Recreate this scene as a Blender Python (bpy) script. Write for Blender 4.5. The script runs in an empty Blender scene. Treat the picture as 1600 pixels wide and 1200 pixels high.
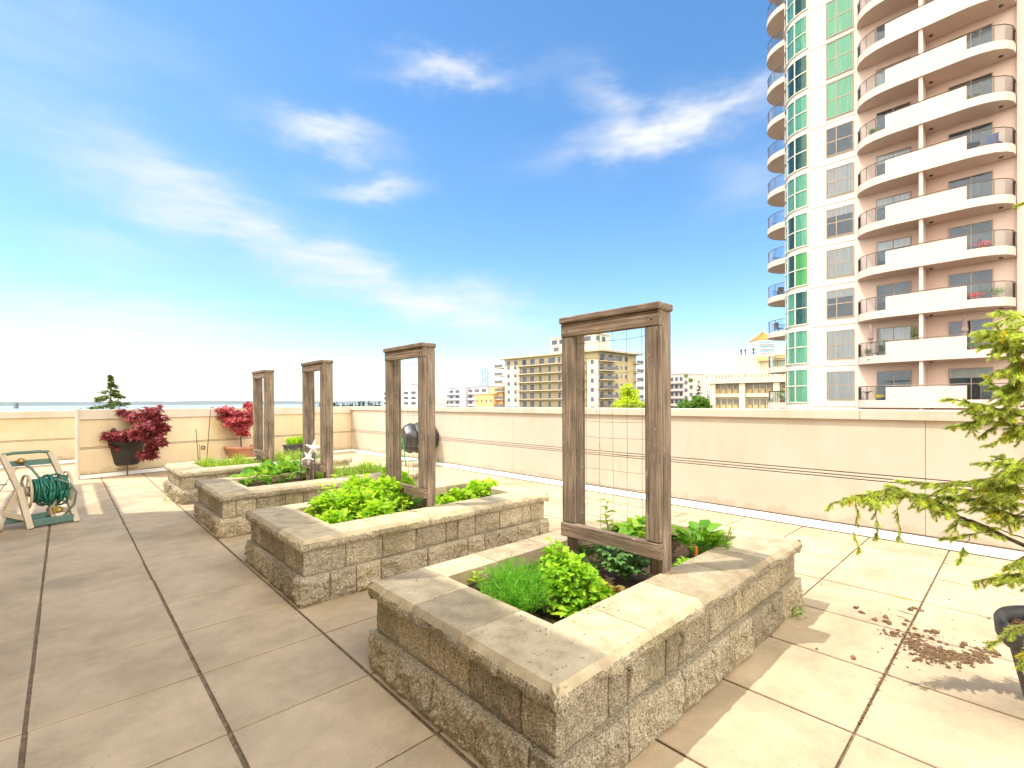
import bpy, math, random
from mathutils import Vector, Matrix, noise
R = math.radians
C = bpy.context.scene.collection
sc = bpy.context.scene
# ---------------------------------------------------------------- camera
H = 1.41
FPX, YAW, Y0, PITCH, ROLL = 751.1, .75, 631.4, -.0042, -.0053
_F = Vector((math.sin(YAW), math.cos(YAW), 0)); _R = Vector((math.cos(YAW), -math.sin(YAW), 0)); _Z = Vector((0, 0, 1))
F1 = _F*math.cos(PITCH)+_Z*math.sin(PITCH); U1 = -_F*math.sin(PITCH)+_Z*math.cos(PITCH)
R2 = _R*math.cos(ROLL)+U1*math.sin(ROLL); U2 = -_R*math.sin(ROLL)+U1*math.cos(ROLL)
cam_d = bpy.data.cameras.new('camera'); cam = bpy.data.objects.new('camera', cam_d); C.objects.link(cam)
cam.matrix_world = Matrix((( R2.x, U2.x, -F1.x, 0), (R2.y, U2.y, -F1.y, 0), (R2.z, U2.z, -F1.z, H), (0, 0, 0, 1)))
cam_d.sensor_width = 36; cam_d.lens = FPX/1600*36; cam_d.shift_y = (Y0-600)/1600
cam_d.clip_start = .05; cam_d.clip_end = 60000
sc.camera = cam
# ---------------------------------------------------------------- light
SUN = Vector((-.44, .285, 1.0)).normalized()
el = math.asin(SUN.z); az = math.atan2(SUN.x, SUN.y)
sl = bpy.data.lights.new('sun', 'SUN'); sl.energy = 2.0; sl.angle = R(.53); sl.color = (1, .94, .84)
so = bpy.data.objects.new('sun', sl); C.objects.link(so); so.rotation_euler = SUN.to_track_quat('Z', 'Y').to_euler()
sc.view_settings.view_transform = 'Standard'; sc.view_settings.look = 'None'
sc.view_settings.exposure = 1.27; sc.view_settings.gamma = 1
W = bpy.data.worlds.new('World'); sc.world = W; W.use_nodes = True
def world():
    nt = W.node_tree; N = nt.nodes; L = nt.links; N.clear()
    def nd(t, **k):
        n = N.new(t)
        for a, b in k.items(): setattr(n, a, b)
        return n
    def M(op, a, b=None, clamp=False):
        n = nd('ShaderNodeMath', operation=op, use_clamp=clamp)
        for i, v in enumerate((a, b)):
            if v is None: continue
            if isinstance(v, (int, float)): n.inputs[i].default_value = v
            else: L.new(v, n.inputs[i])
        return n.outputs[0]
    sky = nd('ShaderNodeTexSky', sky_type='NISHITA', sun_disc=False, sun_elevation=el, sun_rotation=az, altitude=30, air_density=1.0, dust_density=.5, ozone_density=1.6)
    hs = nd('ShaderNodeHueSaturation'); hs.inputs['Hue'].default_value = .497; hs.inputs['Saturation'].default_value = 1.24; hs.inputs['Value'].default_value = .72
    L.new(sky.outputs[0], hs.inputs['Color'])
    tc = nd('ShaderNodeTexCoord'); sx = nd('ShaderNodeSeparateXYZ'); L.new(tc.outputs['Generated'], sx.inputs[0])
    a = M('ARCTAN2', sx.outputs[0], sx.outputs[1]); e = M('ARCSINE', sx.outputs[2])
    cb = nd('ShaderNodeCombineXYZ'); L.new(a, cb.inputs[0]); L.new(e, cb.inputs[1])
    def noisetex(scale, detail, sy=1, rot=0, w=0):
        mp = nd('ShaderNodeMapping'); mp.inputs['Scale'].default_value = (1, sy, 1); mp.inputs['Rotation'].default_value = (0, 0, rot); mp.inputs['Location'].default_value = (w, w, w)
        L.new(cb.outputs[0], mp.inputs[0])
        n = nd('ShaderNodeTexNoise'); n.inputs['Scale'].default_value = scale; n.inputs['Detail'].default_value = detail; n.inputs['Roughness'].default_value = .58
        L.new(mp.outputs[0], n.inputs['Vector']); return n.outputs['Fac']
    n1 = noisetex(3.2, 6, 2.6, .25); n2 = noisetex(6, 5, 1.8, .2, 5); n3 = noisetex(7, 9, 5.5, .3, 9)
    aw = M('ADD', a, M('MULTIPLY', M('SUBTRACT', n1, .5), .28)); ew = M('ADD', e, M('MULTIPLY', M('SUBTRACT', n2, .5), .14))
    # patches of cloud: azimuth, elevation, half length, half width (radians), tilt, strength
    tot = None
    for (a0, e0, su, sv, tl, st) in CLOUDS:
        dx = M('SUBTRACT', aw, a0); dy = M('SUBTRACT', ew, e0); c, s = math.cos(tl), math.sin(tl)
        u = M('ADD', M('MULTIPLY', dx, c/su), M('MULTIPLY', dy, s/su)); v = M('ADD', M('MULTIPLY', dx, -s/sv), M('MULTIPLY', dy, c/sv))
        g = M('MULTIPLY', M('EXPONENT', M('MULTIPLY', M('ADD', M('MULTIPLY', u, u), M('MULTIPLY', v, v)), -1)), st)
        tot = g if tot is None else M('ADD', tot, g)
    k = M('MULTIPLY', tot, M('ADD', M('MULTIPLY', M('SUBTRACT', n3, .5), 1.5), .72), True)
    mx = nd('ShaderNodeMix', data_type='RGBA'); L.new(k, mx.inputs['Factor']); L.new(hs.outputs[0], mx.inputs['A'])
    mx.inputs['B'].default_value = CLOUDCOL
    # invented bright cloud bank, unseen behind the camera, added as fill light
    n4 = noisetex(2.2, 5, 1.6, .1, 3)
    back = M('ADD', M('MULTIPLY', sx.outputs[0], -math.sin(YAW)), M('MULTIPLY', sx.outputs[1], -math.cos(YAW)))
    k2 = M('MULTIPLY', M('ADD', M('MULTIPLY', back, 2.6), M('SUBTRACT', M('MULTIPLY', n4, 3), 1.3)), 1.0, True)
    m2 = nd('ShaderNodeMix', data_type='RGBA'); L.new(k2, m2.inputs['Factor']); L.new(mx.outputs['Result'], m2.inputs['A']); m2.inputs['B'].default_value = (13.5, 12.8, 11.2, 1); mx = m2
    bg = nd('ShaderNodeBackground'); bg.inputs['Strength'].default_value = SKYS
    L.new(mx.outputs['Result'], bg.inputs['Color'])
    out = nd('ShaderNodeOutputWorld'); L.new(bg.outputs[0], out.inputs[0])
SKYS = .15
CLOUDCOL = (2.75, 2.82, 2.9, 1)
def ae(px, py): return (YAW+math.atan((px-800)/FPX), math.atan((631-py)/math.hypot(FPX, px-800)))
CLOUDS = []
for (px, py, w, h, tl, st) in [(505, 214, 95, 20, .0, .9), (575, 290, 70, 16, .1, .7), (715, 118, 95, 16, .0, .85), (1040, 205, 150, 26, .12, 1.0), (965, 175, 70, 26, -.5, .6), (1130, 170, 90, 16, .25, .4), (1180, 290, 90, 40, .1, .35),
        (420, 370, 260, 34, -.33, .42), (640, 462, 220, 30, -.3, .55), (330, 330, 200, 60, -.35, .3), (740, 490, 130, 34, -.1, .5), (230, 535, 220, 62, 0, .8), (60, 520, 180, 50, 0, .5), (420, 610, 400, 26, 0, .4), (1120, 578, 95, 26, 0, 1.6), (1050, 605, 120, 20, 0, 1.0),
        (150, 385, 120, 20, -.2, .35), (180, 280, 220, 60, -.3, .3), (60, 40, 300, 60, .1, .25)]:
    a0, e0 = ae(px, py); k = math.cos(math.atan((px-800)/FPX))**2
    CLOUDS.append((a0, e0, w/FPX*k, h/FPX*math.sqrt(k), tl, st))
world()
sc.cycles.use_denoising = True
sc.cycles.max_bounces = 8; sc.cycles.transparent_max_bounces = 24; sc.cycles.diffuse_bounces = 4
sc.cycles.sample_clamp_indirect = 8

# ---------------------------------------------------------------- helpers
def ray(px, py): return F1+R2*((px-800)/FPX)-U2*((py-Y0)/FPX)
def at(px, py, z=0.):
    d = ray(px, py); t = (z-H)/d.z; return Vector((0, 0, H))+d*t
def atd(px, py, D): return Vector((0, 0, H))+ray(px, py)*D
def wm(o):
    m = o.matrix_basis.copy()
    return wm(o.parent) @ m if o.parent else m
def tag(o, label=None, cat=None, group=None, kind=None):
    if label: o['label'] = label
    if cat: o['category'] = cat
    if group: o['group'] = group
    if kind: o['kind'] = kind
    return o
def thing(name, loc, label, cat, group=None, rz=0):
    o = bpy.data.objects.new(name, None); o.empty_display_size = .2; C.objects.link(o)
    o.location = loc; o.rotation_euler = (0, 0, rz); tag(o, label, cat, group); return o
class MB:
    def __init__(s): s.v = []; s.f = []; s.T = None; s.sm = []; s.smooth = False
    def add(s, vs, fs):
        b = len(s.v)
        if s.T is not None: vs = [s.T @ Vector(v) for v in vs]
        s.v.extend([tuple(v) for v in vs]); s.f.extend([tuple(i+b for i in f) for f in fs]); s.sm.extend([s.smooth]*len(fs)); return s
    def box(s, x0, x1, y0, y1, z0, z1, bev=0):
        x0, x1 = sorted((x0, x1)); y0, y1 = sorted((y0, y1)); z0, z1 = sorted((z0, z1))
        if bev:
            b = min(bev, (x1-x0)*.45, (y1-y0)*.45, (z1-z0)*.45)
            vs = []; idx = {}
            for i in (0, 1):
                for j in (0, 1):
                    for k in (0, 1):
                        c = ((x0, x1)[i], (y0, y1)[j], (z0, z1)[k]); sg = (1-2*i, 1-2*j, 1-2*k)
                        for a in range(3):
                            p = [c[n]+(0 if n == a else sg[n]*b) for n in range(3)]
                            idx[(i, j, k, a)] = len(vs); vs.append(p)
            fs = []
            for a in range(3):
                o1, o2 = [n for n in range(3) if n != a]
                for sd in (0, 1):
                    q = []
                    for (m, n) in ((0, 0), (1, 0), (1, 1), (0, 1)):
                        t = [0, 0, 0]; t[a] = sd; t[o1] = m; t[o2] = n; q.append(idx[(*t, a)])
                    flip = (a == 1) ^ (sd == 0); fs.append(q[::-1] if flip else q)
            for a in range(3):      # edges parallel to axis a
                o1, o2 = [n for n in range(3) if n != a]
                for m in (0, 1):
                    for n in (0, 1):
                        t0 = [0, 0, 0]; t0[o1] = m; t0[o2] = n; t1 = list(t0); t1[a] = 1
                        fs.append([idx[(*t0, o1)], idx[(*t0, o2)], idx[(*t1, o2)], idx[(*t1, o1)]])
            for i in (0, 1):
                for j in (0, 1):
                    for k in (0, 1): fs.append([idx[(i, j, k, a)] for a in range(3)])
            return s.add(vs, fs)
        return s.add([(x0, y0, z0), (x1, y0, z0), (x1, y1, z0), (x0, y1, z0), (x0, y0, z1), (x1, y0, z1), (x1, y1, z1), (x0, y1, z1)],
                     [(3, 2, 1, 0), (4, 5, 6, 7), (0, 1, 5, 4), (1, 2, 6, 5), (2, 3, 7, 6), (3, 0, 4, 7)])
    def bar(s, p, q, w, h=None, up=(0, 0, 1)):
        p, q = Vector(p), Vector(q); h = h or w; d = (q-p); L = d.length; d.normalize(); u = Vector(up)
        if abs(d.dot(u)) > .98: u = Vector((1, 0, 0))
        a = d.cross(u).normalized(); b = a.cross(d).normalized()
        vs = [r+a*(i*w/2)+b*(j*h/2) for r in (p, q) for (i, j) in ((-1, -1), (1, -1), (1, 1), (-1, 1))]
        return s.add(vs, [(3, 2, 1, 0), (4, 5, 6, 7), (0, 1, 5, 4), (1, 2, 6, 5), (2, 3, 7, 6), (3, 0, 4, 7)])
    def tube(s, pts, r, n=8, cap=True):
        pts = [Vector(p) for p in pts]; k = len(pts); rs = r if isinstance(r, (list, tuple)) else [r]*k
        vs = []; prev = None
        for i, p in enumerate(pts):
            d = (pts[min(i+1, k-1)]-pts[max(i-1, 0)]).normalized()
            if prev is None: u = Vector((0, 0, 1)) if abs(d.z) < .9 else Vector((1, 0, 0))
            else: u = prev
            a = d.cross(u)
            if a.length < 1e-5: a = d.cross(Vector((1, 0, 0)))
            a.normalize(); b = a.cross(d).normalized(); prev = b
            for j in range(n):
                t = 2*math.pi*j/n; vs.append(p+a*(math.cos(t)*rs[i])+b*(math.sin(t)*rs[i]))
        fs = [(i*n+j, i*n+(j+1) % n, (i+1)*n+(j+1) % n, (i+1)*n+j) for i in range(k-1) for j in range(n)]
        if cap: fs += [tuple(range(n))[::-1], tuple((k-1)*n+j for j in range(n))]
        o = s.smooth; s.smooth = n > 5; s.add(vs, fs); s.smooth = o; return s
    def lathe(s, prof, c=(0, 0, 0), n=32, axis='z', closed=False):
        vs = []; c = Vector(c)
        for (r, z) in prof:
            for j in range(n):
                t = 2*math.pi*j/n; x, y = r*math.cos(t), r*math.sin(t)
                p = (x, y, z) if axis == 'z' else ((z, x, y) if axis == 'x' else (x, z, y)); vs.append(c+Vector(p))
        k = len(prof); fs = [(i*n+j, i*n+(j+1) % n, (i+1)*n+(j+1) % n, (i+1)*n+j) for i in range(k-1) for j in range(n)]
        o = s.smooth; s.smooth = True; s.add(vs, fs); s.smooth = o; return s
    def prism(s, poly, z0, z1, top=True, bottom=True):
        n = len(poly); vs = [(x, y, z0) for x, y in poly]+[(x, y, z1) for x, y in poly]
        fs = [(i, (i+1) % n, n+(i+1) % n, n+i) for i in range(n)]
        if bottom: fs.append(tuple(range(n))[::-1])
        if top: fs.append(tuple(range(n, 2*n)))
        return s.add(vs, fs)
    def build(s, name, mat, parent=None, label=None):
        me = bpy.data.meshes.new(name); me.from_pydata(s.v, [], s.f)
        me.polygons.foreach_set('use_smooth', s.sm); me.update()
        for m in (mat if isinstance(mat, (list, tuple)) else [mat]): me.materials.append(m)
        o = bpy.data.objects.new(name, me); C.objects.link(o)
        if parent: me.transform(wm(parent).inverted()); o.parent = parent
        if label: o['label'] = label
        return o
def copy_tree(o, parent=None):
    c = o.copy(); C.objects.link(c); c.parent = parent
    for ch in [x for x in C.objects if x.parent == o]: copy_tree(ch, c)
    return c

# ---------------------------------------------------------------- materials
def nodes(name):
    m = bpy.data.materials.new(name); m.use_nodes = True; nt = m.node_tree; b = nt.nodes['Principled BSDF']
    return m, nt, nt.nodes, nt.links, b
def ramp(N, stops):
    r = N.new('ShaderNodeValToRGB'); e = r.color_ramp.elements
    while len(e) < len(stops): e.new(.5)
    for i, (p, c) in enumerate(stops): e[i].position = p; e[i].color = (*c, 1) if len(c) == 3 else c
    return r
def mat(name, c1, c2=None, scale=3, detail=6, rough=.7, bump=0, bscale=None, stretch=(1, 1, 1), metal=0, spec=.4, lo=.3, hi=.7, c3=None, sp=None, dist=.004, rough2=.5):
    m, nt, N, L, b = nodes(name)
    b.inputs['Roughness'].default_value = rough; b.inputs['Metallic'].default_value = metal; b.inputs['Specular IOR Level'].default_value = spec
    if c2 is None: b.inputs['Base Color'].default_value = (*c1, 1)
    tc = N.new('ShaderNodeTexCoord'); mp = N.new('ShaderNodeMapping'); mp.inputs['Scale'].default_value = stretch; L.new(tc.outputs['Object'], mp.inputs[0])
    if c2 is not None:
        n = N.new('ShaderNodeTexNoise'); n.inputs['Scale'].default_value = scale; n.inputs['Detail'].default_value = detail; n.inputs['Roughness'].default_value = rough2+.1; L.new(mp.outputs[0], n.inputs['Vector'])
        r = ramp(N, [(lo, c1), (hi, c2)]); L.new(n.outputs['Fac'], r.inputs[0]); col = r.outputs[0]
        if sp:      # specks: colour, scale, threshold
            n2 = N.new('ShaderNodeTexNoise'); n2.inputs['Scale'].default_value = sp[1]; n2.inputs['Detail'].default_value = 3; L.new(mp.outputs[0], n2.inputs['Vector'])
            r2 = ramp(N, [(sp[2], (0, 0, 0)), (sp[2]+.06, (1, 1, 1))]); L.new(n2.outputs['Fac'], r2.inputs[0])
            mx = N.new('ShaderNodeMix'); mx.data_type = 'RGBA'; L.new(r2.outputs[0], mx.inputs['Factor']); L.new(col, mx.inputs['A']); mx.inputs['B'].default_value = (*sp[0], 1); col = mx.outputs['Result']
        if c3:      # broad stains: colour, scale, threshold
            n3 = N.new('ShaderNodeTexNoise'); n3.inputs['Scale'].default_value = c3[1]; n3.inputs['Detail'].default_value = 7; L.new(tc.outputs['Object'], n3.inputs['Vector'])
            r3 = ramp(N, [(c3[2], (0, 0, 0)), (c3[2]+.2, (c3[3],)*3)]); L.new(n3.outputs['Fac'], r3.inputs[0])
            mx = N.new('ShaderNodeMix'); mx.data_type = 'RGBA'; L.new(r3.outputs[0], mx.inputs['Factor']); L.new(col, mx.inputs['A']); mx.inputs['B'].default_value = (*c3[0], 1); col = mx.outputs['Result']
        L.new(col, b.inputs['Base Color'])
    if bump:
        n = N.new('ShaderNodeTexNoise'); n.inputs['Scale'].default_value = bscale or scale*6; n.inputs['Detail'].default_value = 8; n.inputs['Roughness'].default_value = .65; L.new(mp.outputs[0], n.inputs['Vector'])
        bp = N.new('ShaderNodeBump'); bp.inputs['Strength'].default_value = bump; bp.inputs['Distance'].default_value = dist; L.new(n.outputs['Fac'], bp.inputs['Height']); L.new(bp.outputs[0], b.inputs['Normal'])
    return m
def leafmat(name, dark, mid, light, trans=.35, rough=.55, tb=1.5):
    m, nt, N, L, b = nodes(name)
    g = N.new('ShaderNodeNewGeometry'); r = ramp(N, [(0, dark), (.5, mid), (1, light)]); L.new(g.outputs['Random Per Island'], r.inputs[0])
    L.new(r.outputs[0], b.inputs['Base Color']); b.inputs['Roughness'].default_value = rough; b.inputs['Specular IOR Level'].default_value = .35
    t = N.new('ShaderNodeBsdfTranslucent'); mu = N.new('ShaderNodeMix'); mu.data_type = 'RGBA'; mu.blend_type = 'MULTIPLY'; mu.inputs['Factor'].default_value = 1
    L.new(r.outputs[0], mu.inputs['A']); mu.inputs['B'].default_value = (tb*1.1, tb, tb*.5, 1); L.new(mu.outputs['Result'], t.inputs['Color'])
    ms = N.new('ShaderNodeMixShader'); ms.inputs[0].default_value = trans; L.new(b.outputs[0], ms.inputs[1]); L.new(t.outputs[0], ms.inputs[2])
    L.new(ms.outputs[0], N['Material Output'].inputs[0]); return m
def glassmat(name, tint, fac=.25, rough=.03, gc=(.5, .53, .56), ior=1.5):
    m, nt, N, L, b = nodes(name); N.remove(b)
    t = N.new('ShaderNodeBsdfTransparent'); t.inputs[0].default_value = (*tint, 1); g = N.new('ShaderNodeBsdfGlossy'); g.inputs['Roughness'].default_value = rough; g.inputs[0].default_value = (*gc, 1)
    lw = N.new('ShaderNodeFresnel'); lw.inputs[0].default_value = ior
    ad = N.new('ShaderNodeMath'); ad.operation = 'ADD'; ad.use_clamp = True; L.new(lw.outputs[0], ad.inputs[0]); ad.inputs[1].default_value = fac
    ms = N.new('ShaderNodeMixShader'); L.new(ad.outputs[0], ms.inputs[0]); L.new(t.outputs[0], ms.inputs[1]); L.new(g.outputs[0], ms.inputs[2])
    L.new(ms.outputs[0], N['Material Output'].inputs[0]); return m
# ---------------------------------------------------------------- setting: terrace floor
rnd = random.Random(7)
def lerp(a, b, t): return a+(b-a)*t
M_PAVE = mat('paver_concrete', (.385, .30, .195), (.62, .485, .325), scale=3.2, detail=12, rough=.85, bump=.7, bscale=120, lo=.28, hi=.72, sp=((.22, .16, .10), 95, .66), c3=((.25, .19, .115), .9, .48, .5), dist=.003, rough2=.6)
def pavemat():
    m = M_PAVE; nt = m.node_tree; N = nt.nodes; L = nt.links; b = N['Principled BSDF']
    src = b.inputs['Base Color'].links[0].from_socket
    g = N.new('ShaderNodeNewGeometry'); r = ramp(N, [(0, (.93, .92, .91)), (1, (1.05, 1.04, 1.03))]); L.new(g.outputs['Random Per Island'], r.inputs[0])
    mx = N.new('ShaderNodeMix'); mx.data_type = 'RGBA'; mx.blend_type = 'MULTIPLY'; mx.inputs['Factor'].default_value = 1
    L.new(src, mx.inputs['A']); L.new(r.outputs[0], mx.inputs['B']); L.new(mx.outputs['Result'], b.inputs['Base Color'])
pavemat()
M_BED = mat('joint_dirt', (.13, .09, .055), (.34, .25, .15), scale=30, rough=1, bump=1, bscale=120, c3=((.10, .12, .03), 3, .62, .6), dist=.006)
PX, PY, OX, OY = .6435, .6096, .5093, 2.9406
WX = 6.12
mb = MB()
for i in range(-22, 10):
    for j in range(-16, 24):
        x0 = OX+i*PX; y0 = OY+j*PY; x1 = x0+PX; y1 = y0+PY
        if x0 > 6.1 or y0 > 17: continue
        gx = .0065+rnd.random()*.003; gy = .0042+rnd.random()*.0015
        if x0 < 4.5: gy += 0
        z = [(rnd.random()-.5)*.002 for _ in range(4)]; jx = (rnd.random()-.5)*.004; jy = (rnd.random()-.5)*.002
        a, b, c, d = x0+gx+jx, x1-gx+jx, y0+gy+jy, y1-gy+jy; bv = .0022
        b = min(b, 6.11)
        if b-a < .05: continue
        vs = []
        for (zz, s) in ((-.03, 0), (-.004, 0), (0, bv)):
            for k, (x, y) in enumerate(((a+s, c+s), (b-s, c+s), (b-s, d-s), (a+s, d-s))): vs.append((x, y, zz+(z[k] if s or zz > -.01 else 0)))
        fs = [(8, 9, 10, 11)]
        for q in (0, 4):
            for k in range(4): fs.append((q+k, q+(k+1) % 4, q+4+(k+1) % 4, q+4+k))
        mb.add(vs, fs)
pv = mb.build('pavement', [M_PAVE, M_BED], None); tag(pv, kind='structure')
for i_, p_ in enumerate(pv.data.polygons): p_.material_index = 1 if 1 <= i_ % 9 <= 4 else 0
mb = MB(); n = 0
mb.box(-14, 6.12, -8, 17.6, -.4, -.011)
tag(mb.build('paving_bed', M_BED), kind='structure')
# ---------------------------------------------------------------- far ground, sea, hills
M_GRD = mat('far_ground', (.06, .075, .04), (.16, .15, .12), scale=.02, detail=8, rough=1)
mb = MB(); S = 20000; mb.add([(-S, -S, -20), (S, -S, -20), (S, S, -20), (-S, S, -20)], [(0, 1, 2, 3)])
tag(mb.build('ground', M_GRD), kind='structure')
m, nt, N, L, b = nodes('sea_water'); b.inputs['Base Color'].default_value = (.22, .27, .29, 1); b.inputs['Roughness'].default_value = .5
M_SEA = m
mb = MB(); a0, a1 = YAW-R(62), YAW-R(9)
pts = [(900*math.sin(a), 900*math.cos(a)) for a in [lerp(a0, a1, k/12) for k in range(13)]]+[(19000*math.sin(a), 19000*math.cos(a)) for a in [lerp(a1, a0, k/12) for k in range(13)]]
mb.add([(x, y, -19.6) for x, y in pts], [tuple(range(len(pts)))[::-1]])
tag(mb.build('sea', M_SEA), kind='structure')
M_HILL = mat('far_hills', (.03, .05, .05), (.06, .08, .07), scale=.002, rough=1)
mb = MB(); vs = []; fs = []; NN = 90
for k in range(NN+1):
    a = lerp(YAW-R(70), YAW+R(60), k/NN); h = 72+30*noise.noise((k*.13, 0, 3))+16*noise.noise((k*.6, 2, 3))
    for (r, z) in ((11500, -20), (12200, h-20), (13500, h*1.1-20), (15500, -20)): vs.append((r*math.sin(a), r*math.cos(a), z))
for k in range(NN):
    for q in range(3): fs.append((k*4+q, k*4+4+q, k*4+5+q, k*4+1+q))
mb.add(vs, fs); tag(mb.build('hills', M_HILL), kind='structure')
# ---------------------------------------------------------------- parapet walls
M_WALL = mat('cream_render', (.60, .48, .315), (.71, .585, .41), scale=1.1, detail=8, rough=.8, bump=.35, bscale=45, lo=.3, hi=.7, c3=((.46, .41, .17), .75, .5, .45), dist=.003)
M_WALLR = mat('cream_render_clean', (.53, .45, .365), (.59, .505, .415), scale=1.1, detail=8, rough=.75, bump=.25, bscale=45, dist=.003)
M_COPE = mat('pink_cream_metal', (.56, .47, .385), (.62, .525, .435), scale=2, detail=8, rough=.5, bump=.05, bscale=20, c3=((.5, .42, .25), 1.5, .62, .5))
M_GROOVE = mat('groove_shadow_gap', (.20, .165, .125), rough=.9)
M_WHITE = mat('white_flashing', (.78, .76, .72), (.83, .81, .77), scale=4, rough=.45)
M_DKL = mat('dark_strip', (.06, .05, .035), (.13, .10, .07), scale=30, rough=.9)
M_SEAL = mat('sealant', (.5, .4, .28), rough=.8)
def streaks(m, k=.5):
    nt = m.node_tree; N = nt.nodes; L = nt.links; b = N['Principled BSDF']; src = b.inputs['Base Color'].links[0].from_socket
    tc = N.new('ShaderNodeTexCoord'); mp = N.new('ShaderNodeMapping'); mp.inputs['Scale'].default_value = (1.3, 1.3, .45); L.new(tc.outputs['Object'], mp.inputs[0])
    n = N.new('ShaderNodeTexNoise'); n.inputs['Scale'].default_value = 2.4; n.inputs['Detail'].default_value = 10; n.inputs['Roughness'].default_value = .7; L.new(mp.outputs[0], n.inputs['Vector'])
    r = ramp(N, [(.34, (.80, .76, .66)), (.52, (1, 1, 1)), (.7, (1.05, 1.05, 1.06))]); L.new(n.outputs['Fac'], r.inputs[0])
    mx = N.new('ShaderNodeMix'); mx.data_type = 'RGBA'; mx.blend_type = 'MULTIPLY'; mx.inputs['Factor'].default_value = k; L.new(src, mx.inputs['A']); L.new(r.outputs[0], mx.inputs['B']); L.new(mx.outputs['Result'], b.inputs['Base Color'])
def grime(m):
    nt = m.node_tree; N = nt.nodes; L = nt.links; b = N['Principled BSDF']; src = b.inputs['Base Color'].links[0].from_socket
    tc = N.new('ShaderNodeTexCoord'); sx = N.new('ShaderNodeSeparateXYZ'); L.new(tc.outputs['Object'], sx.inputs[0]); n = N.new('ShaderNodeTexNoise'); n.inputs['Scale'].default_value = 5; n.inputs['Detail'].default_value = 10; n.inputs['Roughness'].default_value = .7; L.new(tc.outputs['Object'], n.inputs['Vector'])
    a = N.new('ShaderNodeMath'); a.operation = 'MULTIPLY_ADD'; L.new(n.outputs['Fac'], a.inputs[0]); a.inputs[1].default_value = -.55; L.new(sx.outputs[2], a.inputs[2])
    r = ramp(N, [(.0, (1, 1, 1)), (.04, (0, 0, 0))]); s_ = N.new('ShaderNodeMath'); s_.operation = 'ADD'; L.new(a.outputs[0], s_.inputs[0]); s_.inputs[1].default_value = .16; L.new(s_.outputs[0], r.inputs[0])
    mm = N.new('ShaderNodeMath'); mm.operation = 'MULTIPLY'; L.new(r.outputs[0], mm.inputs[0]); mm.inputs[1].default_value = .35
    mx = N.new('ShaderNodeMix'); mx.data_type = 'RGBA'; L.new(mm.outputs[0], mx.inputs['Factor']); L.new(src, mx.inputs['A']); mx.inputs['B'].default_value = (.30, .25, .16, 1); L.new(mx.outputs['Result'], b.inputs['Base Color'])
grime(M_WALL); grime(M_WALLR)
streaks(M_WALL, .3); streaks(M_WALLR, .3); streaks(M_COPE, .6)
def frame2d(p, q, side=1):
    """matrix: local x along p->q, local y outward (towards the terrace), z up"""
    p, q = Vector((*p, 0)), Vector((*q, 0)); d = (q-p).normalized(); n = Vector((d.y, -d.x, 0))*side
    return Matrix(((d.x, n.x, 0, p.x), (d.y, n.y, 0, p.y), (0, 0, 1, 0), (0, 0, 0, 1))), (q-p).length
ZT = 1.31
def parapet(p, q, label, wallm, top=ZT, cope=.105, seams=(), side=1, grooves=(.575, .605, .64), flash=.075, thick=.22, endcap=False, joints=()):
    T, Ln = frame2d(p, q, side); t = thing('parapet_wall', (p[0], p[1], 0), label, 'wall')
    mb = MB(); mb.T = T
    # panels between grooves, built as separate slabs over a recessed core
    xs = [0]+sorted(seams)+[Ln]; zs = [.0]+[g for g in grooves]+[top-cope]
    mb.box(0, Ln, -thick, -.03, -.1, top-cope-.002)
    for a, b in zip(xs[:-1], xs[1:]):
        for c, d in zip(zs[:-1], zs[1:]): mb.box(a+(.0015 if a else 0), b-(.0015 if b < Ln else 0), -.045, 0, c+(.005 if c else 0), d-(.005 if d < top-cope else .0), bev=.003)
    mb.build('wall_panel', wallm, t)
    gb = MB(); gb.T = T; gb.box(.001, Ln-.001, -.04, -.028, .02, top-cope-.01); gb.build('groove', M_GROOVE, t)
    cb = MB(); cb.T = T; js = [0]+sorted(joints)+[Ln]
    for a, b in zip(js[:-1], js[1:]):
        cb.box(a+.0015, b-.0015, -thick-.03, .035, top-cope+.002, top, bev=.006)
    cb.build('coping', M_COPE, t)
    fb = MB(); fb.T = T
    fb.add([(0, .002, flash), (Ln, .002, flash), (Ln, .055, .02), (0, .055, .02), (0, .06, .0), (Ln, .06, .0), (0, -.01, flash+.01), (Ln, -.01, flash+.01)], [(1, 0, 3, 2), (2, 3, 4, 5), (0, 1, 7, 6)])
    fb.build('base_flashing', M_WHITE, t)
    if side:
        lb = MB(); lb.T = T; lb.box(0, Ln, 0, .005, flash+.010, flash+.017); lb.box(0, Ln, .058, .078, -.004, .006); lb.build('dark_line', M_DKL, t)  # thin dark strips above the flashing and along its foot
    return t, T
# right parapet runs along Y at X = 6.12
FC = (6.12, 13.45); FL = (.2, 12.13)
parapet((WX, 13.7), (WX, -9), 'long sunlit cream parapet wall behind the planters on the right, beige coping and triple groove', M_WALLR, seams=[13.7-v for v in (12.4, 9.47, 6.54, 3.61, .68, -2.25, -5.2)], side=1, joints=[13.7-v for v in (11, 7.9, 4.6, 1.2, -2, -6)])
t, Tf = parapet(FL, FC, 'shaded cream parapet wall across the far end behind the red maples, stained with green algae', M_WALL, cope=.19, seams=[2.9], grooves=(.565, .59), joints=[3.0], flash=.07, thick=.11)
eb = MB(); eb.T = Tf; eb.box(-.03, 0, -.13, .03, 0, ZT+.004); eb.build('end_trim', M_COPE, t)
eb = MB(); eb.T = Tf; eb.smooth = True; eb.lathe([(.0, -.004), (.036, -.004), (.045, .004), (.045, .012), (.03, .014), (.026, -.003)], (2.12, 0, .425), 20, 'y'); eb.build('scupper', mat('dark_pipe', (.03, .02, .015), rough=.7), t)
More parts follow.
